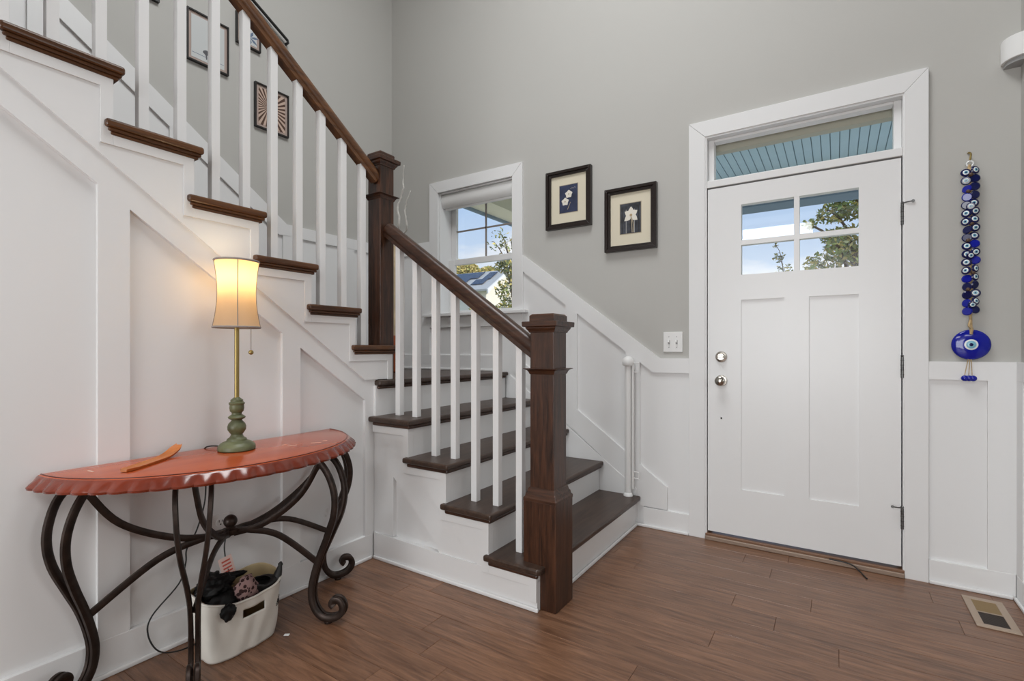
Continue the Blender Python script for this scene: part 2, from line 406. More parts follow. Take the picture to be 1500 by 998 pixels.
# ---- panelled wall under the upper flight
XB = -2.107
def dtop(y_): return 1.764 - .7318 * (y_ - .706)
def dbot(y_): return 1.629 - .729 * (y_ - .74)
YE = 1.868
wl = tag(MB().prism([(-.6, 0), (YE + .03, 0), (YE + .03, .98), (YE - .02, dtop(YE - .02)), (-.6, dtop(-.6))], 'x', XA - .1, XA).build('wall_left', 'white'),
         'white panelled wall under the upper stair flight behind the console table', 'wall', kind='structure')
def aprism(name, poly, x1=XB, mat='white'): return MB().prism(poly, 'x', XA, x1).build(name, mat, wl)
aprism('diagonal_rail', [(-.6, dtop(-.6)), (1.792, dtop(1.792)), (YE, .965), (YE, dbot(YE)), (-.6, dbot(-.6))])
for a, b_ in ((.648, .74), (1.323, 1.413), (1.797, YE), (-.15, -.05)):
    aprism('stile', [(a, .13), (b_, .13), (b_, dbot(b_)), (a, dbot(a))])
tag(MB().box(XA, XB + .001, -.6, YE - .018, 0, .13).build('baseboard_left', 'white', bevel=.002), 'white baseboard behind the console table', 'baseboard', kind='structure')
tag(MB().box(XB + .001, XB + .012, -.6, YE - .032, 0, .018).build('trim_5', 'white', bevel=.005), 'white shoe moulding on the floor behind the console table', 'trim', kind='structure')

# ------------------------------------------------------------------ staircase
st = thing('staircase', (-1.6, 2.4, 0), 'L-shaped staircase with dark wood treads and white risers', 'staircase')
NOSE = [(0, 0), (.006, .004), (.010, .012), (.010, .018), (.005, .026), (-.002, .029), (-.006, .031), (-.010, .036), (-.018, .043), (-.021, .047)]
TT = .028
def tread_mesh(x0, x1, y0, y1, z, mat, parent, noseEdges, cove=True):
    """slab with rounded edge on the listed edges ('x+','y-','y+') and a cove strip below"""
    m_ = MB(); b_ = .010
    m_.box(x0, x1, y0, y1, z - TT, z)
    o = m_.build('tread', mat, parent, bevel=.009)
    o.modifiers['bevel'].segments = 3
    return o
xr_ = [-1.076, -1.328, -1.582, -1.835, -2.09]       # riser planes of the lower flight
OV = .03
for k in range(4):
    z = (k + 1) * RISE; x1 = xr_[k] + OV; x0 = xr_[k + 1] - .02
    if k == 0:
        m_ = MB(); m_.prism([(x0, 1.822), (-1.062, 1.822), (-1.050, 1.834), (-1.050, 1.88), (-1.10, 1.88), (-1.10, 2.0), (x1, 2.0), (x1, BY - .006), (x0, BY - .006)], 'z', z - TT, z)
        o = m_.build('tread', 'tread_top', st, bevel=.008)
        c_ = MB().box(x0 + .02, -1.068, 1.832, 1.85, z - .047, z - TT); c_.box(-1.085, -1.064, 2.03, BY - .006, z - .047, z - TT)
    else:
        o = tread_mesh(x0, x1, 1.815, BY - .006, z, 'tread_top', st, 'x+')
        c_ = MB().box(max(x0 + .02, -2.1), x1 - .012, 1.828, 1.85, z - .047, z - TT); c_.box(x1 - .032, x1 - .012, 1.83, BY - .006, z - .047, z - TT)
    c_.build('cove', 'dark_wood_x', o, bevel=.007)
    MB().box(xr_[k] - .018, xr_[k] - .0005, 1.879, BY - .006, z - RISE + (0 if k == 0 else 0), z - TT).build('riser', 'white', st)
MB().box(-1.075, -1.063, 2.034, BY - .014, 0, .018).build('riser_shoe', 'white', st, bevel=.005)
# landing
z5 = 5 * RISE
land = MB().box(XC + .02, -2.06, 1.86, BY - .003, z5 - TT, z5).build('landing', 'tread_top_x', st, bevel=.009)
land['label'] = 'dark wood landing at the turn of the stairs'
MB().box(-2.095, -2.075, 1.862, BY - .006, z5 - .047, z5 - TT).build('cove', 'dark_wood_y', land, bevel=.007)
MB().box(-2.108, -2.09, 1.853, BY - .006, 4 * RISE, z5 - TT).build('riser', 'white', st)
# upper flight
def yr(k): return 1.982 - .2588 * (k - 6)
XT = -2.076
for k in range(6, 16):
    z = k * RISE; y1 = yr(k) + .03; y0 = yr(k + 1) - .026
    o = tread_mesh(XC + .02, XT, y0, y1, z, 'upper_lamplit_wood', st, 'x+')
    MB().box(XC + .02, XT - .008, y0 + .010, y1 - .008, z - .039, z - TT).build('cove', 'upper_lamplit_wood', o, bevel=.004)
    MB().box(XC + .02, XT - .0155, y0 + .018, y1 - .016, z - .050, z - .039).build('cove', 'upper_lamplit_wood', o, bevel=.003)
    MB().box(XC + .02, -2.102, yr(k) - .018, yr(k), z - RISE, z - TT).build('riser', 'white', st)
# stepped stringer skin of the upper flight
poly = [(1.792, dtop(1.792)), (1.99, .961), (1.99, .961)]
pts = [(1.79, .966), (yr(6), .966)]
for k in range(6, 15):
    pts += [(yr(k), k * RISE - .03), (yr(k + 1), k * RISE - .03)]
pts += [(yr(15), dtop(yr(15)))]
MB().prism(pts, 'x', -2.13, -2.1005).build('stringer', 'white', st)
for k in range(6, 15):
    z = k * RISE
    lo = max((z - RISE - .085) if k > 6 else .963, .963)
    yl = yr(k + 1)
    MB().prism([(yl, z - .05), (yr(k), z - .05), (yr(k), lo), (yr(k) - .037, lo), (yr(k) - .037, z - .085), (yl, z - .085)], 'x', -2.1004, -2.0955).build('stringer_trim', 'white', st, bevel=.001)

# lower flight stringer side (wall below the treads)
SY = 1.85
pts = [(-2.105, 0), (-1.076, 0)]
for k in range(4):
    pts += [(xr_[k] - .001, (k + 1) * RISE - TT - .001), (xr_[k + 1] - .001, (k + 1) * RISE - TT - .001)]
pts += [(-2.105, z5 - TT)] if pts[-1][1] < z5 else []
wst = tag(MB().prism(pts, 'y', 1.878, 1.91).build('wall_stair_side', 'white'), 'white panelled side of the lower stair flight', 'wall', kind='structure')
def lpr(name, poly, y0=1.856): return MB().prism(poly, 'y', y0, 1.878).build(name, 'white', wst)
lpr('base_rail', [(-2.1, 0), (-1.076, 0), (-1.076, .128), (-1.64, .128), (-2.1, .14)], 1.849)
lpr('stile', [(-2.105, .14), (-1.958, .14), (-1.958, .457), (-1.958, .59), (-2.105, .70)])
def ldb(x): return .515 - 1.45 * (x + 1.897) * 1.0
lpr('diagonal_rail', [(-1.958, .60), (-1.867, .558), (-1.40, .128), (-1.64, .128), (-1.66, .165), (-1.958, .457)])
lpr('skin', [(-2.105, .70), (-1.958, .59), (-1.867, .556), (-1.40, .126), (-1.076, .126), (-1.076, RISE - .03), (xr_[1], RISE - .03), (xr_[1], 2 * RISE - .03), (xr_[2], 2 * RISE - .03), (xr_[2], 3 * RISE - .03), (xr_[3], 3 * RISE - .03), (xr_[3], 4 * RISE - .03), (-2.105, 4 * RISE - .03)], 1.850)
for k in range(4):
    z = (k + 1) * RISE; xl = xr_[k + 1] if k < 3 else -2.1
    lo = z - RISE - .085 if k else .04
    MB().prism([(xl, z - .03), (xr_[k], z - .03), (xr_[k], max(lo, .02)), (xr_[k] - .037, max(lo, .02)), (xr_[k] - .037, z - .085), (xl, z - .085)], 'y', 1.840, 1.8499).build('stringer_trim', 'white', wst, bevel=.001)
tag(MB().box(-2.094, -1.068, SY - .013, SY - .0012, 0, .018).build('trim_6', 'white', bevel=.005), 'white shoe moulding along the side of the lower stairs', 'trim', kind='structure')

# ------------------------------------------------------------------ railings
def newel(parent, cx, cy, z0, z1, base, label, h=.0595):
    sh = MB().box(cx - h, cx + h, cy - h, cy + h, z0 if not base else .45, z1 - .08).build('newel_post', 'newel_wood_z', parent, bevel=.003)
    sh['label'] = label
    def ring(name, zs, ws_, mat='newel_wood_x'):
        m_ = MB(); vs = []
        for zz, w in zip(zs, ws_): vs += [(cx - w, cy - w, zz), (cx + w, cy - w, zz), (cx + w, cy + w, zz), (cx - w, cy + w, zz)]
        fs = [(3, 2, 1, 0)]
        for i in range(len(zs) - 1):
            for k in range(4): fs.append((i * 4 + k, i * 4 + (k + 1) % 4, i * 4 + 4 + (k + 1) % 4, i * 4 + 4 + k))
        e = (len(zs) - 1) * 4; fs.append((e, e + 1, e + 2, e + 3))
        m_.add(vs, fs); return m_.build(name, mat, sh, bevel=.0015)
    T = z1
    ring('cap_block', [T - .036, T - .008, T], [h + .003, h + .003, h - .006])
    ring('cap_moulding', [T - .083, T - .076, T - .066, T - .058, T - .056, T - .036, T - .034], [h + .004, h + .006, h + .014, h + .016, h + .027, h + .028, h + .026])
    zc = T - .245
    ring('collar', [zc - .022, zc - .012, zc - .004, zc + .002, zc + .004], [h + .002, h + .006, h + .011, h + .024, h + .023])
    if base:
        ring('base_moulding', [.462, .475, .482, .495, .5, .515, .52], [.082, .082, .076, .074, .069, .066, h])
        MB().box(cx - .081, cx + .081, cy - .081, cy + .081, 0, .464).build('base_block', 'newel_wood_z', sh, bevel=.003)
    return sh
RSEC = [(-.030, .012), (-.031, .028), (-.024, .044), (-.012, .052), (.012, .052), (.024, .044), (.031, .028), (.030, .012), (.022, .002), (.022, -.016), (-.022, -.016), (-.022, .002)]
lr = thing('lower_stair_railing', (-1.08, 1.95, 0), 'lower stair railing with dark newel post and seven white balusters', 'stair railing')
newel(lr, -1.08, 1.955, 0, 1.287, True, 'dark wood box newel post on the hall floor')
def lrz(x): return 1.152 + .7035 * (-1.237 - x)        # underside of the rail
MB().tube([(-1.12, 1.955, lrz(-1.12) + .016), (-2.112, 1.955, lrz(-2.112) + .016)], 1.12, sec=RSEC).build('handrail', 'dark_wood_x', lr, smooth='auto')
for x, k in ((-1.226, 1), (-1.357, 2), (-1.488, 2), (-1.618, 3), (-1.748, 3), (-1.885, 4), (-2.012, 4)):
    m_ = MB(); h = .0165
    m_.add([(x - h, 1.955 - h, k * RISE), (x + h, 1.955 - h, k * RISE), (x + h, 1.955 + h, k * RISE), (x - h, 1.955 + h, k * RISE),
            (x - h, 1.955 - h, lrz(x - h) + .012), (x + h, 1.955 - h, lrz(x + h) + .012), (x + h, 1.955 + h, lrz(x + h) + .012), (x - h, 1.955 + h, lrz(x - h) + .012)],
           [(3, 2, 1, 0), (4, 5, 6, 7), (0, 1, 5, 4), (1, 2, 6, 5), (2, 3, 7, 6), (3, 0, 4, 7)])
    m_.build('baluster', 'white_gloss', lr, bevel=.001)
ur = thing('upper_stair_railing', (-2.15, 1.95, 5 * RISE), 'upper stair railing with dark newel on the landing and white balusters', 'stair railing')
newel(ur, -2.158, 1.952, z5, 2.235, False, 'dark wood newel post standing at the landing', .050)
def urz(y_): return 2.588 - .7300 * (y_ - 1.165)
MB().tube([(-2.15, 1.90, urz(1.90) + .016), (-2.15, -.5, urz(-.5) + .016)], 1.0, sec=RSEC).build('handrail', 'rail_lamplit_wood', ur, smooth='auto')
for i in range(18):
    y_ = 1.807 - .1268 * i; h = .0165; x = -2.15
    k = 6
    while yr(k + 1) > y_ - .0: k += 1
    zb = k * RISE
    MB().add([(x - h, y_ - h, zb), (x + h, y_ - h, zb), (x + h, y_ + h, zb), (x - h, y_ + h, zb),
              (x - h, y_ - h, urz(y_ - h) + .012), (x + h, y_ - h, urz(y_ - h) + .012), (x + h, y_ + h, urz(y_ + h) + .012), (x - h, y_ + h, urz(y_ + h) + .012)],
             [(3, 2, 1, 0), (4, 5, 6, 7), (0, 1, 5, 4), (1, 2, 6, 5), (2, 3, 7, 6), (3, 0, 4, 7)]).build('baluster', 'white_gloss', ur, bevel=.001)

# ------------------------------------------------------------------ entry door, transom, trims
CY = YW - .022
dc = thing('trim_7', (-.19, YW, 0), 'white casing and jamb around the entry door and transom', 'door casing', kind='structure')
def cpr(name, poly, y0=CY, y1=YW, parent=dc): return MB().prism(poly, 'y', y0, y1).build(name, 'white', parent, bevel=.0015)
cpr('casing_side', [(-.748, 0), (-.655, 0), (-.655, 2.398), (-.748, 2.492)])
cpr('casing_side', [(.284, 0), (.376, 0), (.376, 2.495), (.284, 2.398)])
cpr('casing_head', [(-.748, 2.4935), (-.655, 2.3995), (.284, 2.3995), (.376, 2.4965)])
for a in ((-.655, -.646), (.277, .286)): box('jamb', 'white', dc, *a, YW - .016, YW + .16, .0, 2.4)
box('jamb', 'white', dc, -.646, .277, YW - .016, YW + .16, 2.389, 2.4)
box('transom_bar', 'white', dc, -.646, .277, YW - .012, YW + .12, 2.092, 2.134, bevel=.003)
box('stop_bead', 'white', dc, -.646, .277, YW - .004, YW + .01, 2.1, 2.112)
box('door_stop', 'gap_dark', dc, -.646, -.630, YW + .045, YW + .06, .04, 2.092)
box('door_stop', 'gap_dark', dc, .262, .277, YW + .045, YW + .06, .04, 2.092)
box('door_stop', 'gap_dark', dc, -.646, .277, YW + .045, YW + .06, 2.078, 2.092)
th = box('threshold', 'threshold', dc, -.654, .285, YW - .02, YW + .14, 0, .036, bevel=.004)
box('threshold_edge', 'threshold_metal', th, -.653, .284, YW - .034, YW - .02, 0, .024, bevel=.004)
tw = thing('window_2', (-.19, YW + .05, 2.134), 'narrow transom window above the entry door', 'transom window', kind='structure')
gy = YW + .06
for a in ((-.646, -.613, 2.134, 2.389), (.244, .277, 2.134, 2.389)): box('frame_stile', 'white_gloss', tw, a[0], a[1], gy - .03, gy + .03, a[2], a[3], bevel=.004)
box('frame_rail', 'white_gloss', tw, -.613, .244, gy - .03, gy + .03, 2.134, 2.146, bevel=.003)
box('frame_rail', 'white_gloss', tw, -.613, .244, gy - .03, gy + .03, 2.374, 2.389, bevel=.003)
box('outer_head', 'porch_header', tw, -.646, .277, gy + .06, gy + .12, 2.345, 2.43)
box('pane', 'glass', tw, -.613, .244, gy - .003, gy + .003, 2.146, 2.374)

dr = thing('door_1', (-.18, YW, .045), 'white craftsman entry door with four panes of glass and two recessed panels', 'door', kind='structure')
D0, D1 = YW - .008, YW + .037
def dbox(name, x0, x1, z0, z1, y0=D0, y1=D1, mat='white_gloss', bevel=0): return box(name, mat, dr, x0, x1, y0, y1, z0, z1, bevel=bevel)
dx0, dx1, dz0, dz1 = -.641, .2715, .05, 2.083
dbox('door_stile', dx0, -.459, dz0, dz1); dbox('door_stile', .099, dx1, dz0, dz1)
dbox('door_rail', -.459, .099, 1.967, dz1); dbox('door_rail', -.459, .099, 1.416, 1.561); dbox('door_rail', -.459, .099, dz0, .319)
dbox('mullion', -.239, -.122, .319, 1.416)
for a in ((-.459, -.239), (-.122, .099)): dbox('recessed_panel', a[0], a[1], .319, 1.416, D0 + .009, D1 - .009, bevel=0)
dbox('muntin', -.193, -.167, 1.561, 1.967, D0 + .001, D1 - .001); dbox('muntin', -.459, .099, 1.733, 1.760, D0 + .002, D1 - .002)
for a in ((-.459, -.193), (-.167, .099)):
    for c_ in ((1.561, 1.733), (1.760, 1.967)): dbox('pane', a[0], a[1], c_[0], c_[1], D0 + .024, D0 + .028, 'glass', 0)
for zz, nm in ((1.086, 'deadbolt'), (.946, 'door_knob')):
    pr = [(.032, 0), (.033, -.004), (.030, -.010)] + ([(.022, -.012), (.020, -.02), (.018, -.022)] if nm == 'deadbolt' else [(.014, -.013), (.012, -.03), (.022, -.036), (.028, -.046), (.027, -.056), (.020, -.063), (.005, -.066)])
    k_ = MB().lathe(pr, (-.566, D0, zz), 24, 'y').build(nm, 'nickel', dr, smooth='auto')
    if nm == 'deadbolt': box('thumb_turn', 'nickel', k_, -.583, -.549, D0 - .034, D0 - .02, zz - .006, zz + .006, bevel=.003)
    box('latch_plate', 'steel_worn', dr, dx0 - .002, dx0 + .001, D0 + .004, D0 + .03, zz - .03, zz + .03)
MB().lathe([(.005, 0), (.005, -.002), (.002, -.003)], (-.566, D0, .725), 10, 'y').build('screw_hole', 'gap_dark', dr)
for zz in (1.80, 1.04, .29):
    hg = MB().lathe([(.007, -.052), (.007, .052)], (.276, D0 - .004, zz), 10, 'z').build('hinge', 'steel_worn', dr, smooth='auto')
    for q in range(4): MB().lathe([(.0078, -.001), (.0078, .001)], (.276, D0 - .004, zz - .035 + q * .0235), 10).build('knuckle', 'gap_dark', hg)
    MB().lathe([(.004, .052), (.008, .056), (.006, .062)], (.276, D0 - .004, zz), 10).build('pin', 'steel_worn', hg)
    if zz != 1.04:
        s = 1 if zz > 1.5 else -1
        MB().tube([(.276, D0 - .008, zz + .055), (.276 + s * .018, D0 - .02, zz + .056), (.276 + s * .036, D0 - .022, zz + .057)], .003, 6).build('door_stop_arm', 'steel_worn', hg)
        MB().lathe([(.007, 0), (.007, -.005)], (.276 + s * .04, D0 - .018, zz + .057), 10, 'y').build('door_stop_pad', 'steel_worn', hg)
tag(MB().tube(catmull([(-.03, 3.10, .028), (.06, 3.095, .024), (.10, 3.07, .006), (.115, 3.03, .004), (.128, 2.995, .004)]), .0035, 6).build('weatherstrip_strand', 'black', smooth=True), 'loose dark weatherstrip strand at the door threshold', 'weatherstrip')

# ------------------------------------------------------------------ window on the landing
wn = thing('window_1', (-2.4, YW, 1.416), 'white double hung window above the stair landing with raised roller shade', 'window', kind='structure')
def wpr(name, poly, y0=CY): return MB().prism(poly, 'y', y0, YW).build(name, 'white', wn, bevel=.0015)
wpr('casing_side', [(-2.858, 1.424), (-2.767, 1.424), (-2.767, 2.425), (-2.858, 2.517)])
wpr('casing_side', [(-2.031, 1.424), (-1.94, 1.424), (-1.94, 2.517), (-2.031, 2.425)])
wpr('casing_head', [(-2.857, 2.518), (-2.767, 2.427), (-2.031, 2.427), (-1.941, 2.518)])
box('sill', 'white', wn, -2.905, -1.895, YW - .06, YW + .16, 1.398, 1.424, bevel=.005)
box('apron', 'white', wn, -2.858, -1.94, YW - .02, YW, 1.31, 1.397, bevel=.002)
for a in ((-2.775, -2.757), (-2.041, -2.023)): box('jamb', 'white_gloss', wn, a[0], a[1], YW, YW + .18, 1.424, 2.425)
box('jamb', 'white_gloss', wn, -2.757, -2.041, YW, YW + .18, 2.415, 2.43)
gy2 = YW + .15
def sash(y0, z0, z1, bot, top, sd=.052):
    for a in ((-2.757, -2.757 + sd), (-2.041 - sd, -2.041)): box('sash_stile', 'white_gloss', wn, a[0], a[1], y0, y0 + .03, z0, z1, bevel=.003)
    box('sash_rail', 'white_gloss', wn, -2.757 + sd, -2.041 - sd, y0, y0 + .03, z0, z0 + bot, bevel=.003)
    box('sash_rail', 'white_gloss', wn, -2.757 + sd, -2.041 - sd, y0, y0 + .03, z1 - top, z1, bevel=.003)
    box('pane', 'glass', wn, -2.757 + sd, -2.041 - sd, y0 + .012, y0 + .016, z0 + bot, z1 - top)
sash(YW + .145, 1.845, 2.415, .04, .04); sash(YW + .112, 1.426, 1.885, .03, .048, .06)
box('muntin', 'shade_trim', wn, -2.405, -2.393, YW + .152, YW + .162, 1.885, 2.375)
box('muntin', 'shade_trim', wn, -2.705, -2.093, YW + .152, YW + .162, 2.122, 2.134)
rs = thing('roller_shade', (-2.4, YW + .04, 2.34), 'white roller shade cassette rolled up at the top of the landing window', 'roller shade')
sec = [(YW + .02, 2.412), (YW + .01, 2.395), (YW + .008, 2.36), (YW + .02, 2.318), (YW + .035, 2.305), (YW + .08, 2.305), (YW + .08, 2.412)]
MB().prism(sec, 'x', -2.755, -2.043).build('cassette', 'plastic_white', rs, smooth='auto')
box('hem_bar', 'plastic_white', rs, -2.74, -2.055, YW + .045, YW + .062, 2.288, 2.306, bevel=.004)
box('shade_slot', 'plastic_grey', rs, -2.75, -2.048, YW + .022, YW + .07, 2.412, 2.4145)

# ------------------------------------------------------------------ console table
tb = thing('console_table', (-2.03, 1.035, 0), 'half-round console table with scalloped cherry top and curved iron legs', 'console table')
TX, TY, TZ = -2.1, 1.035, .737
A_, B_ = .575, .475
def rim(t, s, rip=0):
    c_, s_ = cos(t), sin(t); e = 1.04
    x = (abs(s_) ** e) * B_ * s; y = math.copysign(abs(c_) ** .96, c_) * A_ * s
    if rip:
        nn = sqrt(x * x + y * y); k = 1 + rip / max(nn, .01); x *= k if s_ > .02 else 1; y *= k
    return TX + x, TY + y
NT = 232; NSC = 29
prof = [(.925, 0, 0), (.94, -.003, 0), (.952, -.008, .2), (.968, -.016, .6), (.988, -.025, 1), (1.0, -.033, 1), (.996, -.040, .9), (.96, -.042, 0)]
m_ = MB(); vs = []; fs = []
for (s, dz, rp) in prof:
    for i in range(NT + 1):
        t = pi * i / NT
        w = abs(sin(pi * i / NT * NSC))
        x, y = rim(t, s, -.009 * rp * (1 - w) if rp else 0)
        vs.append((x, y, TZ + dz))
n1 = NT + 1
for j in range(len(prof) - 1):
    for i in range(NT): fs.append((j * n1 + i, j * n1 + i + 1, (j + 1) * n1 + i + 1, (j + 1) * n1 + i))
NE = len(fs); fs.append(tuple(range(n1))); fs.append(tuple(range(len(prof) * n1 - 1, (len(prof) - 1) * n1 - 1, -1)))
fs.append(tuple([j * n1 for j in range(len(prof))] + [j * n1 + NT for j in range(len(prof) - 1, -1, -1)]))
m_.add(vs, fs); m_.m = [1 if i < NE and i >= NT else 0 for i in range(len(fs))]
top = m_.build('tabletop', ['cherry', 'cherry_edge'], tb, smooth='auto')
m_ = MB()
pth = [(*rim(pi * i / 80, .928), TZ - .0002) for i in range(81)]
m_.tube(pth, .0018, 5).build('rim_groove', 'cherry_dark', top)
for (sx, sy, a, ln) in ((-2.01, .60, .2, .03), (-1.86, 1.21, 1.2, .035), (-1.83, 1.30, .9, .04), (-1.90, 1.20, 1.5, .02), (-1.84, 1.35, 1.0, .018)):
    MB().obox((sx, sy, TZ + .0006), (ln * cos(a) * .5, ln * sin(a) * .5, 0), (-.002 * sin(a), .002 * cos(a), 0), (0, 0, .0005)).build('scuff_mark', 'scuff', top)
BAR = [(u * 1.22, v * 1.22) for u, v in [(-.0105, -.004), (-.006, -.0065), (.006, -.0065), (.0105, -.004), (.0105, .004), (.006, .0065), (-.006, .0065), (-.0105, .004)]]
HUB = Vector((-2.0, 1.035, .415))
feet = [(-2.05, 1.585), (-1.755, 1.31), (-1.765, .795), (-2.05, .56)]
RAD = Vector((-2.3, 1.06, .0))
for fx, fy in feet:
    d = Vector((fx - RAD.x, fy - RAD.y, 0)); D = d.length; d.normalize(); tng = Vector((-d.y, d.x, 0))
    back = abs(d.y) > .8
    lg = None
    for sgn in (-1, 1):
        P = []
        for (dr_, z, sp) in ((-.045, .696, .050), (.0, .655, .050), (.03, .60, .047), (.045, .53, .042), (.035, .45, .033), (.0, .36, .02), (-.035, .28, .0125), (-.062, .2, .0105), (-.075, .13, .0105), (-.066, .07, .0105), (-.035, .03, .0105), (.005, .022, .0105), (.045, .036, .0105), (.062, .065, .0105), (.050, .095, .0105), (.025, .10, .0105), (.014, .083, .0105), (.024, .072, .0105)):
            sp2 = sp if not back else sp * .8
            p = RAD + d * (D + dr_) + tng * sgn * sp2; p.z = z
            if back and p.x < -2.09: p.x = -2.09
            P.append(p)
        C = catmull(P, 5)
        m_ = MB().tube(C, 1.0, sec=BAR, up=tng)
        # the flat of the bar faces the tangential direction
        if lg is None: lg = m_.build('leg', 'iron', tb, smooth='auto')
        else: m_.build('leg_bar', 'iron', lg, smooth='auto')
    MB().lathe([(.016, 0), (.017, .006), (.012, .012), (.010, .018)], (fx - d.x * .005, fy - d.y * .005, 0), 14).build('glide', 'iron', lg, smooth='auto')
    # rising stretcher from leg to hub, hanging brace from top to hub
    q0 = RAD + d * (D - .052); e_ = Vector((q0.x - HUB.x, q0.y - HUB.y, 0)); E_ = e_.length; e_.normalize(); et = Vector((-e_.y, e_.x, 0))
    p0 = Vector((q0.x, q0.y, .245)); A1 = HUB + e_ * (E_ * .55); A1.z = .375
    A2 = HUB + e_ * (E_ * .2); A2.z = .412
    MB().tube(catmull([p0, A1, A2, HUB + e_ * .012], 8), .9, sec=BAR, up=et).build('stretcher', 'iron', tb, smooth='auto')
    q0 = RAD + d * (D - .03); p0 = Vector((q0.x, q0.y, .694))
    A1 = HUB + e_ * (E_ * .80); A1.z = .535
    A2 = HUB + e_ * (E_ * .40); A2.z = .435
    A3 = HUB + e_ * .012; A3.z = .405
    MB().tube(catmull([p0, A1, A2, A3], 8), .9, sec=BAR, up=et).build('brace', 'iron', tb, smooth='auto')
hb = MB().lathe([(.026, -.012), (.03, -.004), (.03, .008), (.018, .012), (.013, .018)], HUB, 18).build('hub', 'iron', tb, smooth='auto')
MB().sphere(HUB + Vector((0, 0, .038)), .025, 12).build('ball_finial', 'iron', hb, smooth=True)

# ------------------------------------------------------------------ table lamp
LX, LY = -1.962, 1.04
TZ0 = TZ
lp = thing('table_lamp', (LX, LY, TZ0), 'lit table lamp with green turned base and cream bell shade', 'table lamp')
BP = [(.060, 0), (.066, .004), (.066, .016), (.063, .021), (.060, .024), (.057, .028), (.048, .033), (.036, .038), (.034, .045), (.026, .05), (.022, .056), (.020, .062), (.026, .070), (.032, .080), (.033, .092), (.029, .104), (.020, .114), (.018, .118), (.029, .124), (.031, .129), (.026, .134), (.018, .139), (.018, .146), (.024, .152), (.026, .165), (.025, .176), (.028, .180), (.028, .185), (.022, .189), (.022, .196), (.013, .203), (.010, .206)]
MB().lathe(BP, (LX, LY, TZ0), 32).build('base', 'green_base', lp, smooth='auto')
MB().lathe([(.0085, .2), (.0085, .56)], (LX, LY, TZ0), 12).build('stem', 'brass', lp, smooth='auto')
z0s, z1s = 1.216, 1.474
SR = []
for i in range(15):
    u = i / 14; r = .0660 + .016 * (1 - u) ** 2.2 * 1.0 + .0115 * u ** 2.2 - .006 * sin(pi * u)
    SR.append((r, z0s + (z1s - z0s) * u))
m_ = MB(); n = 48; vs = []; fs = []
for r, z in SR:
    for k in range(n): a = 2 * pi * k / n; vs.append((LX + r * cos(a), LY + r * sin(a), z))
for i in range(len(SR) - 1):
    for k in range(n): fs.append((i * n + k, i * n + (k + 1) % n, (i + 1) * n + (k + 1) % n, (i + 1) * n + k))
sh = m_.add(vs, fs).build('shade', 'shade_cloth', lp, smooth=True)
view_a = math.atan2(-LY, -LX)
for k in range(4):
    a = view_a + .04 + k * pi / 2
    MB().tube([(LX + (r + .001) * cos(a), LY + (r + .001) * sin(a), z) for r, z in SR], .0016, 6).build('seam', 'shade_trim', sh)
for r, z in ((SR[0][0], z0s), (SR[-1][0], z1s)):
    m_ = MB(); vs = []; fs = []
    P = [(LX + r * cos(2 * pi * k / 40), LY + r * sin(2 * pi * k / 40), z) for k in range(41)]
    m_.tube(P, .0042, 6, cap=False).build('trim_band', 'shade_trim', sh, smooth=True)
for k in range(3):
    a = k * 2 * pi / 3 + .3
    MB().tube([(LX, LY, z1s - .02), (LX + SR[-1][0] * cos(a), LY + SR[-1][0] * sin(a), z1s - .004)], .0018, 5).build('shade_spider', 'brass', lp)
MB().sphere((LX, LY, 1.385), .026, 10).build('bulb', 'bulb', lp, smooth=True)
MB().lathe([(.014, .545), (.016, .60), (.012, .62)], (LX, LY, TZ0), 14).build('socket', 'brass', lp, smooth='auto')
MB().tube([(LX + .02, LY + .045, 1.30), (LX + .02, LY + .045, 1.125)], .0014, 5).build('pull_chain', 'shade_trim', lp)
MB().sphere((LX + .02, LY + .045, 1.118), .0095, 8).build('pull_knob', 'brass', lp, smooth=True)
pl = bpy.data.lights.new('lamp_bulb_light', 'POINT'); pl.energy = .75; pl.color = (1, .78, .48); pl.shadow_soft_size = .03
plo = bpy.data.objects.new('lamp_bulb_light', pl); COL.objects.link(plo); plo.location = (LX, LY, 1.385 + .034)
MB().tube(catmull([(LX - .06, LY - .02, TZ0 + .006), (LX - .085, LY - .035, TZ0 + .012), (-2.09, .985, TZ0 + .004), (-2.104, .98, .70), (-2.100, .99, .62), (-2.098, .985, .52), (-2.097, .955, .42), (-2.096, .92, .36), (-2.093, .915, .31), (-2.09, .89, .24), (-2.085, .80, .16), (-2.08, .785, .10), (-2.06, .81, .035), (-2.05, .87, .008), (-2.05, .95, .005)], 6), .0028, 6).build('cord', 'black_cord', lp, smooth=True)
# second end of the cord: plug and warning tag
MB().tube(catmull([(-2.085, 1.062, .372), (-2.075, 1.05, .33), (-2.06, 1.045, .30), (-2.05, 1.045, .27), (-2.04, 1.06, .20), (-2.03, 1.08, .12)], 6), .0028, 6).build('cord', 'black_cord', lp, smooth=True)
box('plug', 'black_cord', lp, -2.113, -2.082, 1.043, 1.077, .36, .388, bevel=.004)
tg = MB().obox((-2.045, 1.047, .255), (.003, .024, .006), (0, -.012, .045), (.0008, 0, 0)).build('warning_tag', 'tag_pink', lp)
for q in range(5): MB().obox((-2.0435, 1.047 + (-.012) * (q - 2) * .32, .255 + .045 * (q - 2) * .32), (.0018, .015, .004), (0, -.0008, .003), (.0006, 0, 0)).build('tag_print', 'tag_red', tg)

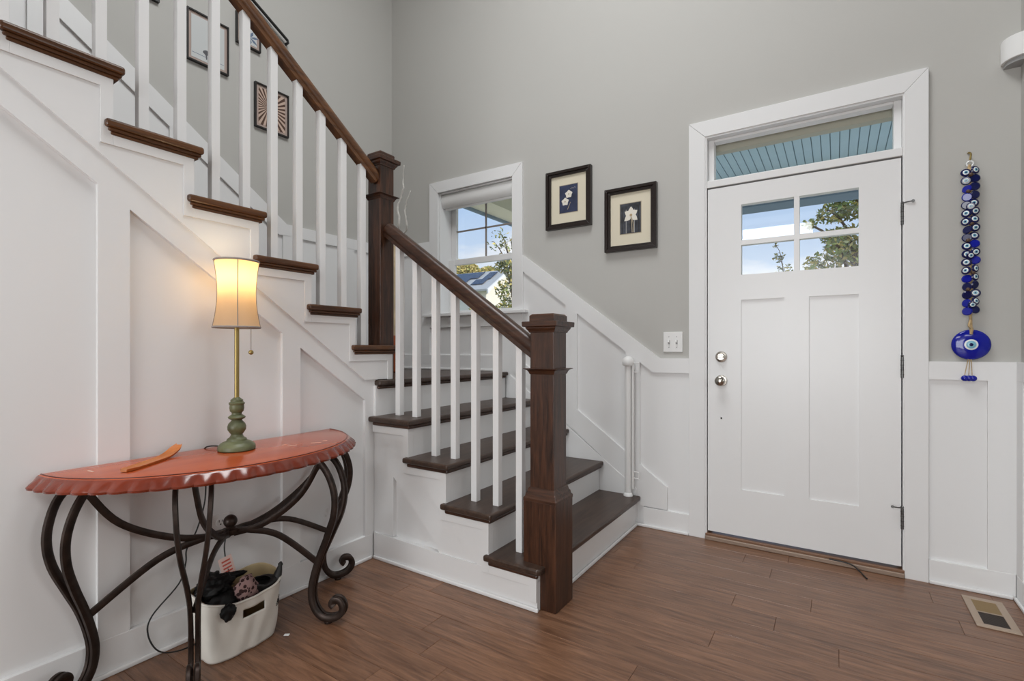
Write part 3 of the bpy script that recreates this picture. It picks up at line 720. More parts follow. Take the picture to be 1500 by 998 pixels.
# outlet
ol = thing('wall_outlet', (-2.12, 1.055, .40), 'white double socket outlet on the panelling under the console table', 'outlet')
box('cover_plate', 'plastic_white', ol, XA, XA + .006, 1.014, 1.098, .335, .452, bevel=.003)
for zz in (.42, .372):
    f_ = MB().lathe([(.018, 0), (.018, .0035), (.016, .004)], (XA + .005, 1.056, zz), 20, 'x').build('socket', 'plastic_white', ol, smooth='auto')
    for dy, hh in ((-.006, .005), (.006, .004)): box('slot', 'black', f_, XA + .0085, XA + .0098, 1.056 + dy - .0012, 1.056 + dy + .0012, zz + .001, zz + .001 + hh * 2)
    MB().lathe([(.0028, 0), (.0028, .001)], (XA + .009, 1.056, zz - .008), 8, 'x').build('slot', 'black', f_)

# incense holder
ih = MB(); P0, P1 = Vector((-1.90, .65, TZ)), Vector((-2.075, .885, TZ))
dv = (P1 - P0); ln = dv.length; dv.normalize(); sd_ = Vector((-dv.y, dv.x, 0)); rows = []
for i in range(15):
    u = i / 14; w = .019 + .003 * sin(pi * u) - (.008 if i in (0, 14) else 0); z = .004 + .002 * (u < .1) + .030 * max(0, (u - .62) / .38) ** 2
    c_ = P0 + dv * ln * u + Vector((0, 0, z))
    rows.append([c_ + sd_ * -w + Vector((0, 0, .005)), c_ + sd_ * (-w * .6), c_ + sd_ * (w * .6), c_ + sd_ * w + Vector((0, 0, .005)), c_ + sd_ * w * .8 - Vector((0, 0, .004)), c_ - sd_ * w * .8 - Vector((0, 0, .004))])
vs = [p for r_ in rows for p in r_]; fs = []
for i in range(14):
    for k in range(6): fs.append((i * 6 + k, i * 6 + (k + 1) % 6, i * 6 + 6 + (k + 1) % 6, i * 6 + 6 + k))
fs += [tuple(range(6)), tuple(range(14 * 6, 15 * 6))]
tag(ih.add(vs, fs).build('incense_holder', 'incense_wood', smooth='auto'), 'orange curved wooden incense holder lying on the console table', 'incense holder')

# ------------------------------------------------------------------ storage basket under the table
BC = Vector((-1.93, 1.025, 0)); BA = .05
bk = thing('storage_basket', tuple(BC), 'white canvas storage bin with cut-out handle under the console table', 'basket')
nU, nV = 128, 26; BH = .215
_sup = []
for i in range(4000):
    t = 2 * pi * i / 4000; c_, s_ = cos(t), sin(t); e = .62
    _sup.append((math.copysign(abs(c_) ** e, c_), math.copysign(abs(s_) ** e, s_)))
_len = [0]
for i in range(4000):
    p, q = _sup[i], _sup[(i + 1) % 4000]; _len.append(_len[-1] + math.hypot((p[0] - q[0]) * .097, (p[1] - q[1]) * .155))
_uni = []; k_ = 0
for i in range(nU):
    tgt = _len[-1] * i / nU
    while _len[k_ + 1] < tgt: k_ += 1
    _uni.append(_sup[k_])
def bpt(i, v):
    u, w = _uni[i % nU]; t = math.atan2(w * .155, u * .097)
    g = .86 + .14 * v
    x = .097 * u * g; y = .155 * w * g
    z = BH * v + .020 * (w * w) * v - .016 * u * v
    wob = .004 * sin(5 * t + 9 * v) * (1 - v * .6) + .003 * sin(9 * t - 6 * v)
    x *= 1 + wob * 6; y *= 1 + wob * 4
    return Vector((BC.x + x * cos(BA) - y * sin(BA), BC.y + x * sin(BA) + y * cos(BA), .003 + max(z, 0)))
def sidemesh(i0=0):
    m_ = MB(); vs = []; fs = []
    for j in range(nV + 1):
        for i in range(nU): vs.append(bpt(i, j / nV))
    for j in range(nV):
        for i in range(nU):
            c_ = (j + .5) / nV
            yy = bpt(i, c_).y - BC.y
            if _uni[i][0] > .5 and -.030 < yy < .055 and .64 < c_ < .80: continue
            fs.append((j * nU + i, j * nU + (i + 1) % nU, (j + 1) * nU + (i + 1) % nU, (j + 1) * nU + i))
    fs.append(tuple(range(nU - 1, -1, -1)))
    return m_.add(vs, fs)
body = sidemesh().build('bin_body', ['canvas', 'canvas_in'], bk, smooth=True)
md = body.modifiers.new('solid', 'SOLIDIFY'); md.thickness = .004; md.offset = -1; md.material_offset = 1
MB().tube([bpt(i, .985) for i in range(nU)] + [bpt(0, .985)], .0042, 6, cap=False).build('rim_hem', 'canvas', bk, smooth=True)
# dark emblem on the right end of the bin
iE = max(range(nU), key=lambda i: -abs(_uni[i][0] - .80) - (9 if _uni[i][1] < 0 else 0))
for q, r_ in enumerate((.019, .012, .006)):
    P = []
    for k in range(10):
        t = -1.9 + 2.2 * k / 9
        p = bpt(iE + int(round(r_ * cos(t) * 220)), .60 + r_ * sin(t) / BH)
        o_ = (p - BC); o_.z = 0; P.append(p + o_.normalized() * .0012)
    MB().tube(P, .0014, 5).build('emblem_stroke', 'black', bk)
def crumple(name, c, sx, sy, sz, mat, label, cat, seed, amp=.25, rz=0, n=14, fr=3.0):
    rnd = random.Random(seed); ph = [[rnd.uniform(0, 6) for _ in range(3)] for _ in range(5)]
    m_ = MB().sphere((0, 0, 0), 1, n); V = []
    for p in m_.v:
        v = Vector(p); d = 1
        for q, a in enumerate(ph): d += amp / (q * .6 + 1) * sin(fr * (q * .7 + 1) * v.x + a[0]) * sin(fr * (q * .7 + 1) * v.y + a[1]) * cos(fr * (q * .5 + 1) * v.z + a[2])
        v = v * d; x, y = v.x * sx, v.y * sy
        V.append((c[0] + x * cos(rz) - y * sin(rz), c[1] + x * sin(rz) + y * cos(rz), c[2] + v.z * sz))
    m_.v = V
    return tag(m_.build(name, mat, smooth=True), label, cat, group='things stuffed in the storage bin')
bx, by = BC.x, BC.y
crumple('ruffled_cloth', (bx - .025, by - .075, .238), .056, .066, .040, 'black_cloth', 'black ruffled cloth bundle at the left of the canvas bin', 'cloth', 3, .3, .3, 18, 5)
crumple('black_pouch', (bx + .026, by - .065, .196), .046, .062, .034, 'black_cloth', 'black leathery pouch below the ruffled cloth in the canvas bin', 'pouch', 5, .2, .1)
crumple('patterned_scarf', (bx + .046, by + .006, .214), .037, .046, .052, 'polka', 'dark-dotted pinkish brown cloth on top of the canvas bin', 'scarf', 9, .2, .4)
crumple('black_glove', (bx + .106, by - .088, .186), .017, .026, .030, 'black_cloth', 'black glove flopped over the front rim of the canvas bin', 'glove', 11, .25, .3)
crumple('fabric_roll', (bx - .045, by + .005, .248), .018, .05, .013, 'black_cloth', 'small black fabric roll at the back of the canvas bin', 'cloth', 12, .15, -.3)
tag(MB().tube(catmull([(bx + .06, by + .085, .165), (bx + .055, by + .115, .195), (bx + .05, by + .138, .235), (bx + .048, by + .150, .272)], 6), [.008 + .010 * sin(pi * min(1, i / 15)) for i in range(16)] + [.010, .006, .002], 10).build('leather_strap', 'black', smooth=True), 'pointed black leather strap sticking up at the right rim of the bin', 'strap', group='things stuffed in the storage bin')
# flat shoe: sole + upper with an opening
def shoe(c, rz, tilt, ln, label):
    o = thing('flat_shoe', c, label, 'shoe', group='things stuffed in the storage bin')
    def outline(t):
        x = cos(t) * ln / 2; w = (.030 + .006 * cos(t - .3)) * sin(t); return x, w
    m_ = MB(); n = 28
    ring0 = [outline(2 * pi * k / n) for k in range(n)]
    m_.prism([(c[0] + x * .97, c[1] + y * .97) for x, y in ring0], 'z', c[2], c[2] + .006); m_.build('sole', 'black', o)
    m_ = MB(); vs = []; fs = []
    for j, (s, h) in enumerate(((1, .005), (1.02, .02), (.93, .038), (.72, .044))):
        for x, y in ring0: vs.append((c[0] + x * s - (0 if j < 3 else .012), c[1] + y * s, c[2] + h + (.006 if x < 0 and j > 1 else 0)))
    for j in range(3):
        for k in range(n): fs.append((j * n + k, j * n + (k + 1) % n, j * n + n + (k + 1) % n, j * n + n + k))
    m_.add(vs, fs).build('upper', 'black', o, smooth=True, solid=.002)
    o.rotation_euler = (tilt[0], tilt[1], rz); return o
shoe((bx + .035, by + .072, .190), radians(80), (radians(28), 0), .115, 'shiny black slip-on shoe beside the dotted cloth in the bin')

# ------------------------------------------------------------------ framed pictures
def frame_front(name, x0, x1, z0, z1, label, border, printmat):
    o = thing(name, ((x0 + x1) / 2, YW, z0), label, 'picture')
    fw = .036
    def ring(nm, a, w, y0, y1, mat):
        for p in ([(x0 + a, z0 + a), (x1 - a, z0 + a), (x1 - a - w, z0 + a + w), (x0 + a + w, z0 + a + w)], [(x0 + a, z1 - a), (x1 - a, z1 - a), (x1 - a - w, z1 - a - w), (x0 + a + w, z1 - a - w)],
                  [(x0 + a, z0 + a), (x0 + a + w, z0 + a + w), (x0 + a + w, z1 - a - w), (x0 + a, z1 - a)], [(x1 - a, z0 + a), (x1 - a - w, z0 + a + w), (x1 - a - w, z1 - a - w), (x1 - a, z1 - a)]):
            MB().prism(p, 'y', y0, y1).build(nm, mat, o, bevel=.002)
    ring('frame_rail', 0, .020, YW - .034, YW, 'frame_dark'); ring('frame_lip', .020, .018, YW - .026, YW, 'frame_dark')
    i = .038
    box('mat_board', 'mat_cream', o, x0 + i, x1 - i, YW - .014, YW - .002, z0 + i, z1 - i)
    pw = (x1 - x0); ph = z1 - z0
    px0, px1, pz0, pz1 = x0 + pw * .30, x1 - pw * .30, z0 + ph * .27, z1 - ph * .26
    p_ = box('print', printmat, o, px0, px1, YW - .0155, YW - .013, pz0, pz1)
    MB().box(px0 - .004, px1 + .004, YW - .0148, YW - .013, pz0 - .004, pz1 + .004).build('bevel_line', 'stem_tan', p_)
    return o, p_, (px0, px1, pz0, pz1)
def petal(p_, cx, cz, a, l, w, mat='petal', y=YW - .0162):
    P = []
    for k in range(9):
        u = k / 8; P.append((l * u, w * sin(pi * u ** .8)))
    P += [(l * (1 - k / 8), -w * sin(pi * (1 - k / 8) ** .8)) for k in range(1, 8)]
    MB().prism([(cx + x * cos(a) - z * sin(a), cz + x * sin(a) + z * cos(a)) for x, z in P], 'y', y, y + .0008).build('petal', mat, p_)
f1, p1, b1 = frame_front('framed_orchid_print', -1.737, -1.390, 1.977, 2.385, 'dark framed print of two white orchids on navy, left of the pair', 0, 'navy')
w_, h_ = b1[1] - b1[0], b1[3] - b1[2]
for (u, v) in ((.52, .66), (.32, .40)):
    for q in range(5): petal(p1, b1[0] + u * w_, b1[2] + v * h_, pi / 2 + q * 2 * pi / 5, .030, .0155, y=YW - .0162 - q * .0003)
    MB().lathe([(.005, 0), (.004, -.001)], (b1[0] + u * w_, YW - .0178, b1[2] + v * h_), 10, 'y').build('flower_heart', 'stem_tan', p1)
MB().tube([(b1[0] + .45 * w_, YW - .016, b1[2] + .02), (b1[0] + .62 * w_, YW - .016, b1[2] + .36 * h_)], .0022, 5).build('flower_stem', 'stem_tan', p1)
MB().tube(catmull([(b1[0] + .62 * w_, YW - .016, b1[2] + .83 * h_), (b1[0] + .70 * w_, YW - .016, b1[2] + .87 * h_), (b1[0] + .76 * w_, YW - .016, b1[2] + .84 * h_), (b1[0] + .84 * w_, YW - .016, b1[2] + .88 * h_), (b1[0] + .9 * w_, YW - .016, b1[2] + .86 * h_)], 4), .0009, 4).build('script_flourish', 'petal', p1)
f2, p2, b2 = frame_front('framed_lily_print', -1.290, -.944, 1.772, 2.187, 'dark framed print of one white lily on striped slate, right of the pair', 0, 'slate')
w_, h_ = b2[1] - b2[0], b2[3] - b2[2]
cx_, cz_ = b2[0] + .53 * w_, b2[2] + .60 * h_
for q, a in enumerate((90, 32, -40, 218, 148)): petal(p2, cx_, cz_, radians(a), .056 if q in (2, 3, 0) else .050, .0185, y=YW - .0162 - q * .0003)
MB().lathe([(.009, 0), (.007, -.001)], (cx_, YW - .0178, cz_), 10, 'y').build('flower_heart', 'petal_mid', p2)
for dx in (-.004, .006): MB().tube(catmull([(cx_, YW - .016, cz_ - .01), (cx_ + .008 + dx, YW - .016, cz_ - .05), (cx_ + .012 + dx, YW - .016, b2[2] + .004)], 4), .0028, 5).build('flower_stem', 'stem_tan', p2)
for q in range(5): MB().box(b2[0] + w_ * (.08 + .2 * q), b2[0] + w_ * (.11 + .2 * q), YW - .0158, YW - .0154, b2[2] + .002, b2[3] - .02 - .02 * (q % 2)).build('print_stripe', 'plastic_grey' if q % 2 else 'frame_black', p2)

def frame_stair(name, y0, y1, z0, z1, label, matcol, printmat):
    o = thing(name, (XC, (y0 + y1) / 2, z0), label, 'picture')
    fw = .009; X1 = XC + .022
    for a in ((y0, y1, z0, z0 + fw), (y0, y1, z1 - fw, z1), (y0, y0 + fw, z0 + fw, z1 - fw), (y1 - fw, y1, z0 + fw, z1 - fw)):
        box('frame_rail', 'frame_black', o, XC, X1, *a)
    box('mat_board', matcol, o, XC, XC + .012, y0 + fw, y1 - fw, z0 + fw, z1 - fw)
    mm = .026
    p_ = box('print', printmat, o, XC + .010, XC + .0135, y0 + mm, y1 - mm, z0 + mm, z1 - mm)
    return o, p_, (y0 + mm, y1 - mm, z0 + mm, z1 - mm)
PX = XC + .0135
o1, q1, c1 = frame_stair('framed_tree_print', 1.453, 1.702, 2.907, 3.222, 'thin framed print of a lone dark tree on pale ground, on stair wall', 'mat_pink', 'print_pale')
MB().prism([(1.565, 2.95), (1.571, 2.95), (1.570, 2.975), (1.585, 2.99), (1.58, 3.004), (1.565, 3.008), (1.55, 3.0), (1.545, 2.988), (1.562, 2.975)], 'x', PX, PX + .0006).build('tree_silhouette', 'print_grey', q1)
MB().box(PX, PX + .0005, c1[0] + .003, c1[1] - .003, 2.962, 2.9645).build('horizon_line', 'print_blue', q1)
o2, q2, c2 = frame_stair('framed_leaf_print', 1.752, 1.917, 3.163, 3.37, 'small framed print of blue fan leaves partly behind the handrail', 'mat_pink', 'print_pale')
for a in range(7):
    an = radians(20 + a * 50); P = [(0, 0), (.035, .010), (.062, 0), (.035, -.010)]
    MB().prism([(1.845 + u * cos(an) - v * sin(an), 3.235 + (u * sin(an) + v * cos(an)) * .8) for u, v in P], 'x', PX, PX + .0006 + a * .0001).build('leaf_shape', 'print_blue', q2)
o3, q3, c3 = frame_stair('framed_sunburst_print', 1.877, 2.125, 2.653, 2.957, 'framed tan and brown sunburst print low on the stair wall', 'mat_pink', 'print_tan')
ry, rz_ = c3[0] + .075, (c3[2] + c3[3]) / 2 + .01
for k in range(26):
    a0, a1 = 2 * pi * k / 26 - .058, 2 * pi * k / 26 + .058
    P = []
    for a in (a0, a1):
        ca, sa = cos(a), sin(a)
        tt = min((c3[1] - ry) / ca if ca > 1e-3 else (c3[0] - ry) / ca if ca < -1e-3 else 9, (c3[3] - rz_) / sa if sa > 1e-3 else (c3[2] - rz_) / sa if sa < -1e-3 else 9)
        P.append((ry + .018 * ca, rz_ + .018 * sa)); P.append((ry + tt * ca, rz_ + tt * sa))
    MB().prism([P[0], P[1], P[3], P[2]], 'x', PX, PX + .0006).build('sun_ray', 'print_brown', q3)
frame_stair('framed_small_print', 1.06, 1.307, 3.154, 3.46, 'framed print cut off by the top of the picture on stair wall', 'mat_pink', 'print_pale')
# slanted black rail with pale glass panels high on the stair wall
wrl = thing('wall_display_rail', (XC, 1.9, 3.3), 'slanted black rail over pale panels high on stair wall above handrail', 'display rail')
def rz2(y_): return 3.347 - .56 * (y_ - 2.107)
MB().tube([(XC + .03, 2.107, rz2(2.107)), (XC + .03, 1.45, rz2(1.45))], .010, 10).build('rail', 'black', wrl, smooth='auto')
MB().tube([(XC + .03, 2.105, rz2(2.105) + .004), (XC + .03, 2.112, rz2(2.112) - .012), (XC, 2.112, rz2(2.112) - .014)], .009, 8).build('rail_end', 'black', wrl)
for a, b_ in ((1.45, 1.66), (1.663, 1.83), (1.833, 2.0)):
    MB().prism([(a, rz2(a) - .008), (b_, rz2(b_) - .008), (b_, rz2(b_) - .10), (a, rz2(a) - .10)], 'x', XC, XC + .012).build('pale_panel', 'pale_glass', wrl, bevel=.001)

# ------------------------------------------------------------------ small wall things
sw = thing('light_switch', (-.848, YW, 1.113), 'white double light switch plate beside the entry door', 'light switch')
box('cover_plate', 'plastic_white', sw, -.907, -.789, YW - .007, YW, 1.113, 1.238, bevel=.003)
for xx in (-.872, -.825):
    t_ = box('toggle_slot', 'plastic_grey', sw, xx - .006, xx + .006, YW - .0076, YW - .006, 1.162, 1.188)
    MB().obox((xx, YW - .012, 1.179), (.0045, 0, 0), (0, .008, -.003), (0, .002, .006)).build('toggle', 'plastic_white', sw)
    for zz in (1.142, 1.208): MB().lathe([(.003, 0), (.003, -.001)], (xx, YW - .007, zz), 8, 'y').build('screw', 'plastic_grey', sw)
ms_ = thing('motion_sensor', (.66, 3.1, 2.41), 'white curved motion sensor high in the corner right of the door', 'motion sensor')
P = [(.632, YW), (.630, YW - .012)]
P += [(.63 + .0, YW - .02)] + [(.70 - .07 * cos(a), YW - .02 - .075 * sin(a)) for a in [radians(d) for d in (15, 30, 45, 60, 75, 88)]] + [(XR, YW - .095), (XR, YW)]
MB().prism(P, 'z', 2.425, 2.525).build('housing', 'plastic_white', ms_, smooth='auto', bevel=.004)
P2 = [(XR + (x - XR) * .86, YW + (y - YW) * .86) for x, y in P]
MB().prism(P2, 'z', 2.408, 2.425).build('lens', 'plastic_grey', ms_, smooth='auto')
MB().lathe([(.003, 0), (.003, -.002)], (.652, YW - .062, 2.505), 8, 'y').build('indicator', 'plastic_grey', ms_)

gt = thing('retractable_gate', (-1.11, 3.07, RISE), 'white retractable stair gate housing standing on bottom tread by the wall', 'safety gate')
GX, GY = -1.115, 3.073
MB().lathe([(.021, .21), (.021, 1.035)], (GX, GY, 0), 20).build('housing', 'plastic_white', gt, smooth='auto')
MB().lathe([(.030, RISE + .001), (.030, .20), (.024, .212), (.021, .214)], (GX, GY, 0), 20).build('foot_cap', 'plastic_white', gt, smooth='auto')
MB().lathe([(.034, 1.026), (.037, 1.030), (.037, 1.056), (.030, 1.074), (.015, 1.084), (.002, 1.086)], (GX, GY, 0), 20).build('top_cap', 'plastic_white', gt, smooth='auto')
box('edge_bar', 'plastic_white', gt, GX + .026, GX + .038, GY - .008, GY + .008, .24, 1.035, bevel=.003)
for z0, z1 in ((.985, 1.045), (.31, .35)):
    MB().tube([(GX + .03, GY, z1), (GX + .070, GY, z1), (GX + .070, GY, z0), (GX + .03, GY, z0)], .0045, 6).build('catch_hook', 'plastic_white', gt)
box('wall_bracket', 'plastic_white', gt, GX - .03, GX + .03, GY + .015, BY - .005, 1.0, 1.03)

# evil eye hanging
ee = thing('evil_eye_hanging', (.523, YW, 1.0), 'blue evil eye bead string with large glass disc right of the door', 'wall hanging')
EY = YW - .03; EX = .523
MB().tube(catmull([(EX - .002, YW, 2.055), (EX - .002, EY + .008, 2.05), (EX + .004, EY + .004, 2.04), (EX, EY, 2.012)], 4), .004, 6).build('hook', 'brass', ee)
MB().tube([(EX + .012 * cos(a), EY, 1.995 + .012 * sin(a)) for a in [2 * pi * k / 16 for k in range(17)]], .0035, 6).build('ring', 'eye_white', ee)
MB().tube(catmull([(EX, EY, 1.99), (EX - .003, EY, 1.965), (EX + .003, EY, 1.8), (EX, EY, 1.6), (EX + .004, EY, 1.4), (EX + .002, EY, 1.3), (EX + .004, EY - .002, 1.2)], 8), [.006] * 49, 6).build('rope', 'rope', ee)
MB().lathe([(.002, 0), (.011, -.02), (.009, -.028)], (EX - .002, EY, 1.985), 10).build('rope_knot', 'rope', ee)
def bead(c, r, yaw, tilt, back):
    m_ = MB(); c = Vector(c)
    M = Matrix.Rotation(yaw, 3, 'Z') @ Matrix.Rotation(tilt, 3, 'X')
    def disc(r_, h0, h1, mi):
        k = len(m_.v); m_.lathe([(r_ * .8, h0), (r_, h0 * .5 + h1 * .5), (r_ * .8, h1)], (0, 0, 0), 16, 'y', mi)
        for i in range(k, len(m_.v)): m_.v[i] = tuple(c + M @ Vector(m_.v[i]))
    disc(r, .004, -.004, 0)
    if not back: disc(r * .62, -.002, -.0052, 1); disc(r * .42, -.003, -.0060, 2); disc(r * .22, -.003, -.0066, 0)
    return m_.build('bead', ['glass_blue' if back and random.random() < .5 else 'bead_navy', 'eye_white', 'eye_sky'], ee, smooth='auto')
rb = random.Random(4)
for i in range(18):
    z = 1.957 - i * .0380
    for s in (-1, 1):
        fr = rb.random() < .5
        bead((EX + s * .014 + rb.uniform(-.003, .003), EY - .010 + rb.uniform(-.004, .003), z + s * .004), .0195, s * rb.uniform(-.1, .75), rb.uniform(-.2, .2), not fr)
    if i % 6 == 4: bead((EX + rb.uniform(-.008, .008), EY - .02, z - .012), .017, rb.uniform(-.3, .3), .1, False)
    if i % 2 == 0: MB().sphere((EX + rb.uniform(-.01, .01), EY - .014, z - .016), .009, 6).build('brown_bead', 'bead_brown', ee, smooth=True)
DZ = 1.152
MB().lathe([(.055, .006), (.069, .001), (.070, -.002), (.062, -.006), (.03, -.009), (.001, -.0095)], (EX + .004, EY + .006, DZ), 40, 'y').build('glass_disc', 'glass_blue', ee, smooth=True)
for r_, h, mt in ((.026, -.0095, 'eye_white'), (.018, -.0108, 'eye_sky'), (.0075, -.012, 'bead_navy')):
    MB().lathe([(r_, 0), (r_ * .9, -.0012), (r_ * .3, -.0014)], (EX + .004, EY + .006 + h + .001, DZ), 24, 'y').build('eye_ring', mt, ee, smooth='auto')
MB().tube(catmull([(EX + .002, EY - .004, 1.27), (EX - .004, EY - .006, 1.24), (EX + .006, EY - .007, 1.225), (EX + .002, EY - .006, 1.20)], 5), .005, 6).build('rope_loop', 'rope', ee)
for dx in (-.018, -.004, .008):
    MB().tube([(EX + .002 + dx * .4, EY + .004, DZ - .066), (EX + dx, EY + .002, 1.01)], .0016, 5).build('tassel_cord', 'rope', ee)
    MB().sphere((EX + dx * 1.1 + .002, EY, .995), .0145, 8, (1, .8, .95)).build('tassel_bead', 'glass_blue', ee, smooth=True)

# floor register
vt = thing('floor_register', (.549, 2.88, 0), 'tan metal floor register with louvres beside the right wall', 'floor vent')
vx0, vx1, vy0, vy1 = .481, .618, 2.735, 3.037
for a in ((vx0, vx1, vy0, vy0 + .03), (vx0, vx1, vy1 - .03, vy1), (vx0, vx0 + .028, vy0 + .03, vy1 - .03), (vx1 - .028, vx1, vy0 + .03, vy1 - .03)):
    box('frame_bar', 'vent_tan', vt, *a, 0, .006, bevel=.002)
box('divider', 'vent_tan', vt, vx0 + .028, vx1 - .028, 2.881, 2.889, .001, .0055)
box('well', 'vent_dark', vt, vx0 + .028, vx1 - .028, vy0 + .03, vy1 - .03, .0003, .001)
for k in range(12):
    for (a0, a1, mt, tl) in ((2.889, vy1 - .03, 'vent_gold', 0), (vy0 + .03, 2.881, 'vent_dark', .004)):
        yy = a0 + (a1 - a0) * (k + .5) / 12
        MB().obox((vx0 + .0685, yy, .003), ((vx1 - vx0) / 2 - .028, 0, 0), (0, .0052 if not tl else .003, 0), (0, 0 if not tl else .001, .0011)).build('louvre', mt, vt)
tag(MB().obox((-1.818, 1.159, .002), (.008, .006, 0), (-.002, .004, .001), (0, 0, .0008)).build('paper_scrap', 'plastic_white'), 'tiny white paper scrap on the floor beside the canvas bin', 'paper scrap')

# vase with bare branches on the landing
VX, VY = -2.72, 2.58
va = thing('floor_vase', (VX, VY, z5), 'tall cream and rust floor vase on the landing behind the newel', 'vase')
MB().lathe([(.055, 0), (.07, .01), (.078, .12), (.075, .26), (.07, .27)], (VX, VY, z5), 28).build('lower_body', 'vase_rust', va, smooth='auto')
MB().lathe([(.07, .27), (.074, .30), (.078, .5), (.076, .75), (.066, .86), (.058, .9), (.062, .92), (.05, .92), (.045, .88)], (VX, VY, z5), 28).build('upper_body', 'vase_cream', va, smooth='auto')
def branch(P, r, label):
    C = catmull(P, 5); n = len(C)
    o = MB().tube([p + Vector((random.uniform(-.003, .003), random.uniform(-.003, .003), 0)) for p in C], [r * (1 - .7 * i / n) for i in range(n)], 6).build('curly_branch', 'branch_white', smooth=True)
    return tag(o, label, 'branch', group='curly branches in the floor vase')
branch([(VX, VY, 1.75), (VX + .02, VY, 1.95), (VX + .07, VY - .01, 2.05), (VX + .05, VY - .01, 2.16), (VX + .07, VY, 2.22), (VX + .10, VY, 2.30), (VX + .085, VY + .01, 2.36), (VX + .11, VY, 2.46)], .011, 'tallest white curly branch in the landing vase')
branch([(VX, VY, 1.75), (VX + .06, VY + .02, 1.95), (VX + .115, VY + .02, 2.0), (VX + .12, VY, 2.09), (VX + .115, VY, 2.14), (VX + .14, VY, 2.2), (VX + .16, VY + .01, 2.27)], .009, 'shorter white curly branch leaning toward the window')
branch([(VX, VY, 1.75), (VX - .02, VY, 1.95), (VX - .015, VY - .01, 2.05), (VX - .005, VY - .02, 2.13), (VX - .01, VY, 2.2)], .008, 'white curly branch closest to the newel post')

# ------------------------------------------------------------------ outside: porch, trees, neighbour house
PY0, PY1 = YW + .18, 5.15
pc = thing('porch_ceiling', (-.5, 4.2, 2.75), 'light blue beadboard porch ceiling seen through the transom', 'porch ceiling')
box('backing', 'porch_groove', pc, -2.6, 1.9, PY0, PY1, 2.758, 2.775)
x = -2.58
while x < 1.9:
    if x > -1.6: box('board', 'porch_blue', pc, x + .003, x + .059, PY0 + .001, PY1, 2.748, 2.758, bevel=.002)
    x += .062
pb = thing('porch_beam', (-.5, PY1, 2.42), 'cream porch beam with blue grey edge running around the porch roof', 'porch beam')
box('front_beam', 'porch_cream', pb, -2.84, 2.0, PY1, PY1 + .22, 2.49, 2.8)
box('front_edge', 'fascia_blue', pb, -2.84, 2.0, PY1 - .02, PY1 + .24, 2.468, 2.49)
box('side_beam', 'porch_cream', pb, -2.815, -2.58, PY0, PY1, 2.44, 2.8)
box('side_edge', 'fascia_blue', pb, -2.845, -2.815, PY0, PY1 + .24, 2.415, 2.8)
box('house_header', 'porch_grey', pb, -2.58, 1.9, PY0, PY0 + .05, 2.62, 2.75)
box('side_soffit', 'porch_grey', pb, -2.58, -1.62, PY0 + .05, PY1, 2.72, 2.748)
tag(box('porch_roof', 'roof_grey', None, -2.9, 2.05, PY0, PY1 + .3, 2.8, 2.86), 'porch roof above the blue ceiling', 'roof', kind='structure')
tag(box('porch_floor', 'concrete', None, -3.0, 2.2, YW + .18, PY1 + .3, -.4, -.1), 'porch slab outside the entry door', 'porch floor', kind='structure')
tag(box('bounce_slab', 'concrete', None, -3.0, 8.0, 5.46, 8.6, -.5, -.2), 'unseen pale slab added to bounce sunlight onto the porch ceiling', 'bounce_slab', kind='structure')  # added pale slab, out of view, throws sunlight up to the porch ceiling
tag(box('lawn', 'grass', None, -70, 70, 5.5, 120, -1.2, -1.0), 'green lawn outside the house', 'lawn', kind='structure')

def leaves(m_, rnd, c, R, n, size, sq=(1, 1, .8)):
    for _ in range(n):
        while True:
            p = Vector((rnd.uniform(-1, 1), rnd.uniform(-1, 1), rnd.uniform(-1, 1)))
            if p.length < 1 and rnd.random() < .35 + .65 * p.length: break
        q = Vector(c) + Vector((p.x * R * sq[0], p.y * R * sq[1], p.z * R * sq[2]))
        a = Vector((rnd.gauss(0, 1), rnd.gauss(0, 1), rnd.gauss(0, 1))).normalized(); b_ = a.cross(Vector((rnd.gauss(0, 1), rnd.gauss(0, 1), rnd.gauss(0, 1)))).normalized()
        s = size * rnd.uniform(.6, 1.3)
        m_.add([q - a * s, q - b_ * s * .45, q + a * s, q + b_ * s * .45], [(0, 1, 2, 3)], rnd.choice((0, 0, 0, 1, 1, 2)))
def tree(name, base, h, label, blobs, nl, size, mats, seed, trunk=.12):
    rnd = random.Random(seed); base = Vector(base)
    o = thing(name, tuple(base), label, 'tree')
    MB().tube(catmull([base, base + Vector((.1, 0, h * .35)), base + Vector((0, .05, h * .7)), base + Vector((.05, 0, h * .95))], 5), [trunk * (1 - .8 * i / 15) for i in range(16)], 8).build('trunk', 'bark', o, smooth=True)
    m_ = MB()
    for bl in blobs:
        dx, dy, dz, R = bl[:4]
        c = base + Vector((dx, dy, dz)); leaves(m_, rnd, c, R, int((bl[4] if len(bl) > 4 else nl) * R * R), size)
        MB().tube(catmull([base + Vector((0, 0, min(dz * .8, h * .6))), base + Vector((dx * .5, dy * .5, dz * .9)), c, c + Vector((dx, dy, R)).normalized() * R * .6], 4), [trunk * .35 * (1 - .08 * i) for i in range(13)], 5).build('branch', 'bark', o, smooth=True)
    f = m_.build('foliage', mats, o); f['kind'] = 'stuff'
    return o
def W(lat, dep, z):          # metres to the right of / ahead of the entry hall's diagonal
    return (lat * .838 - dep * .546, lat * .546 + dep * .838, z)
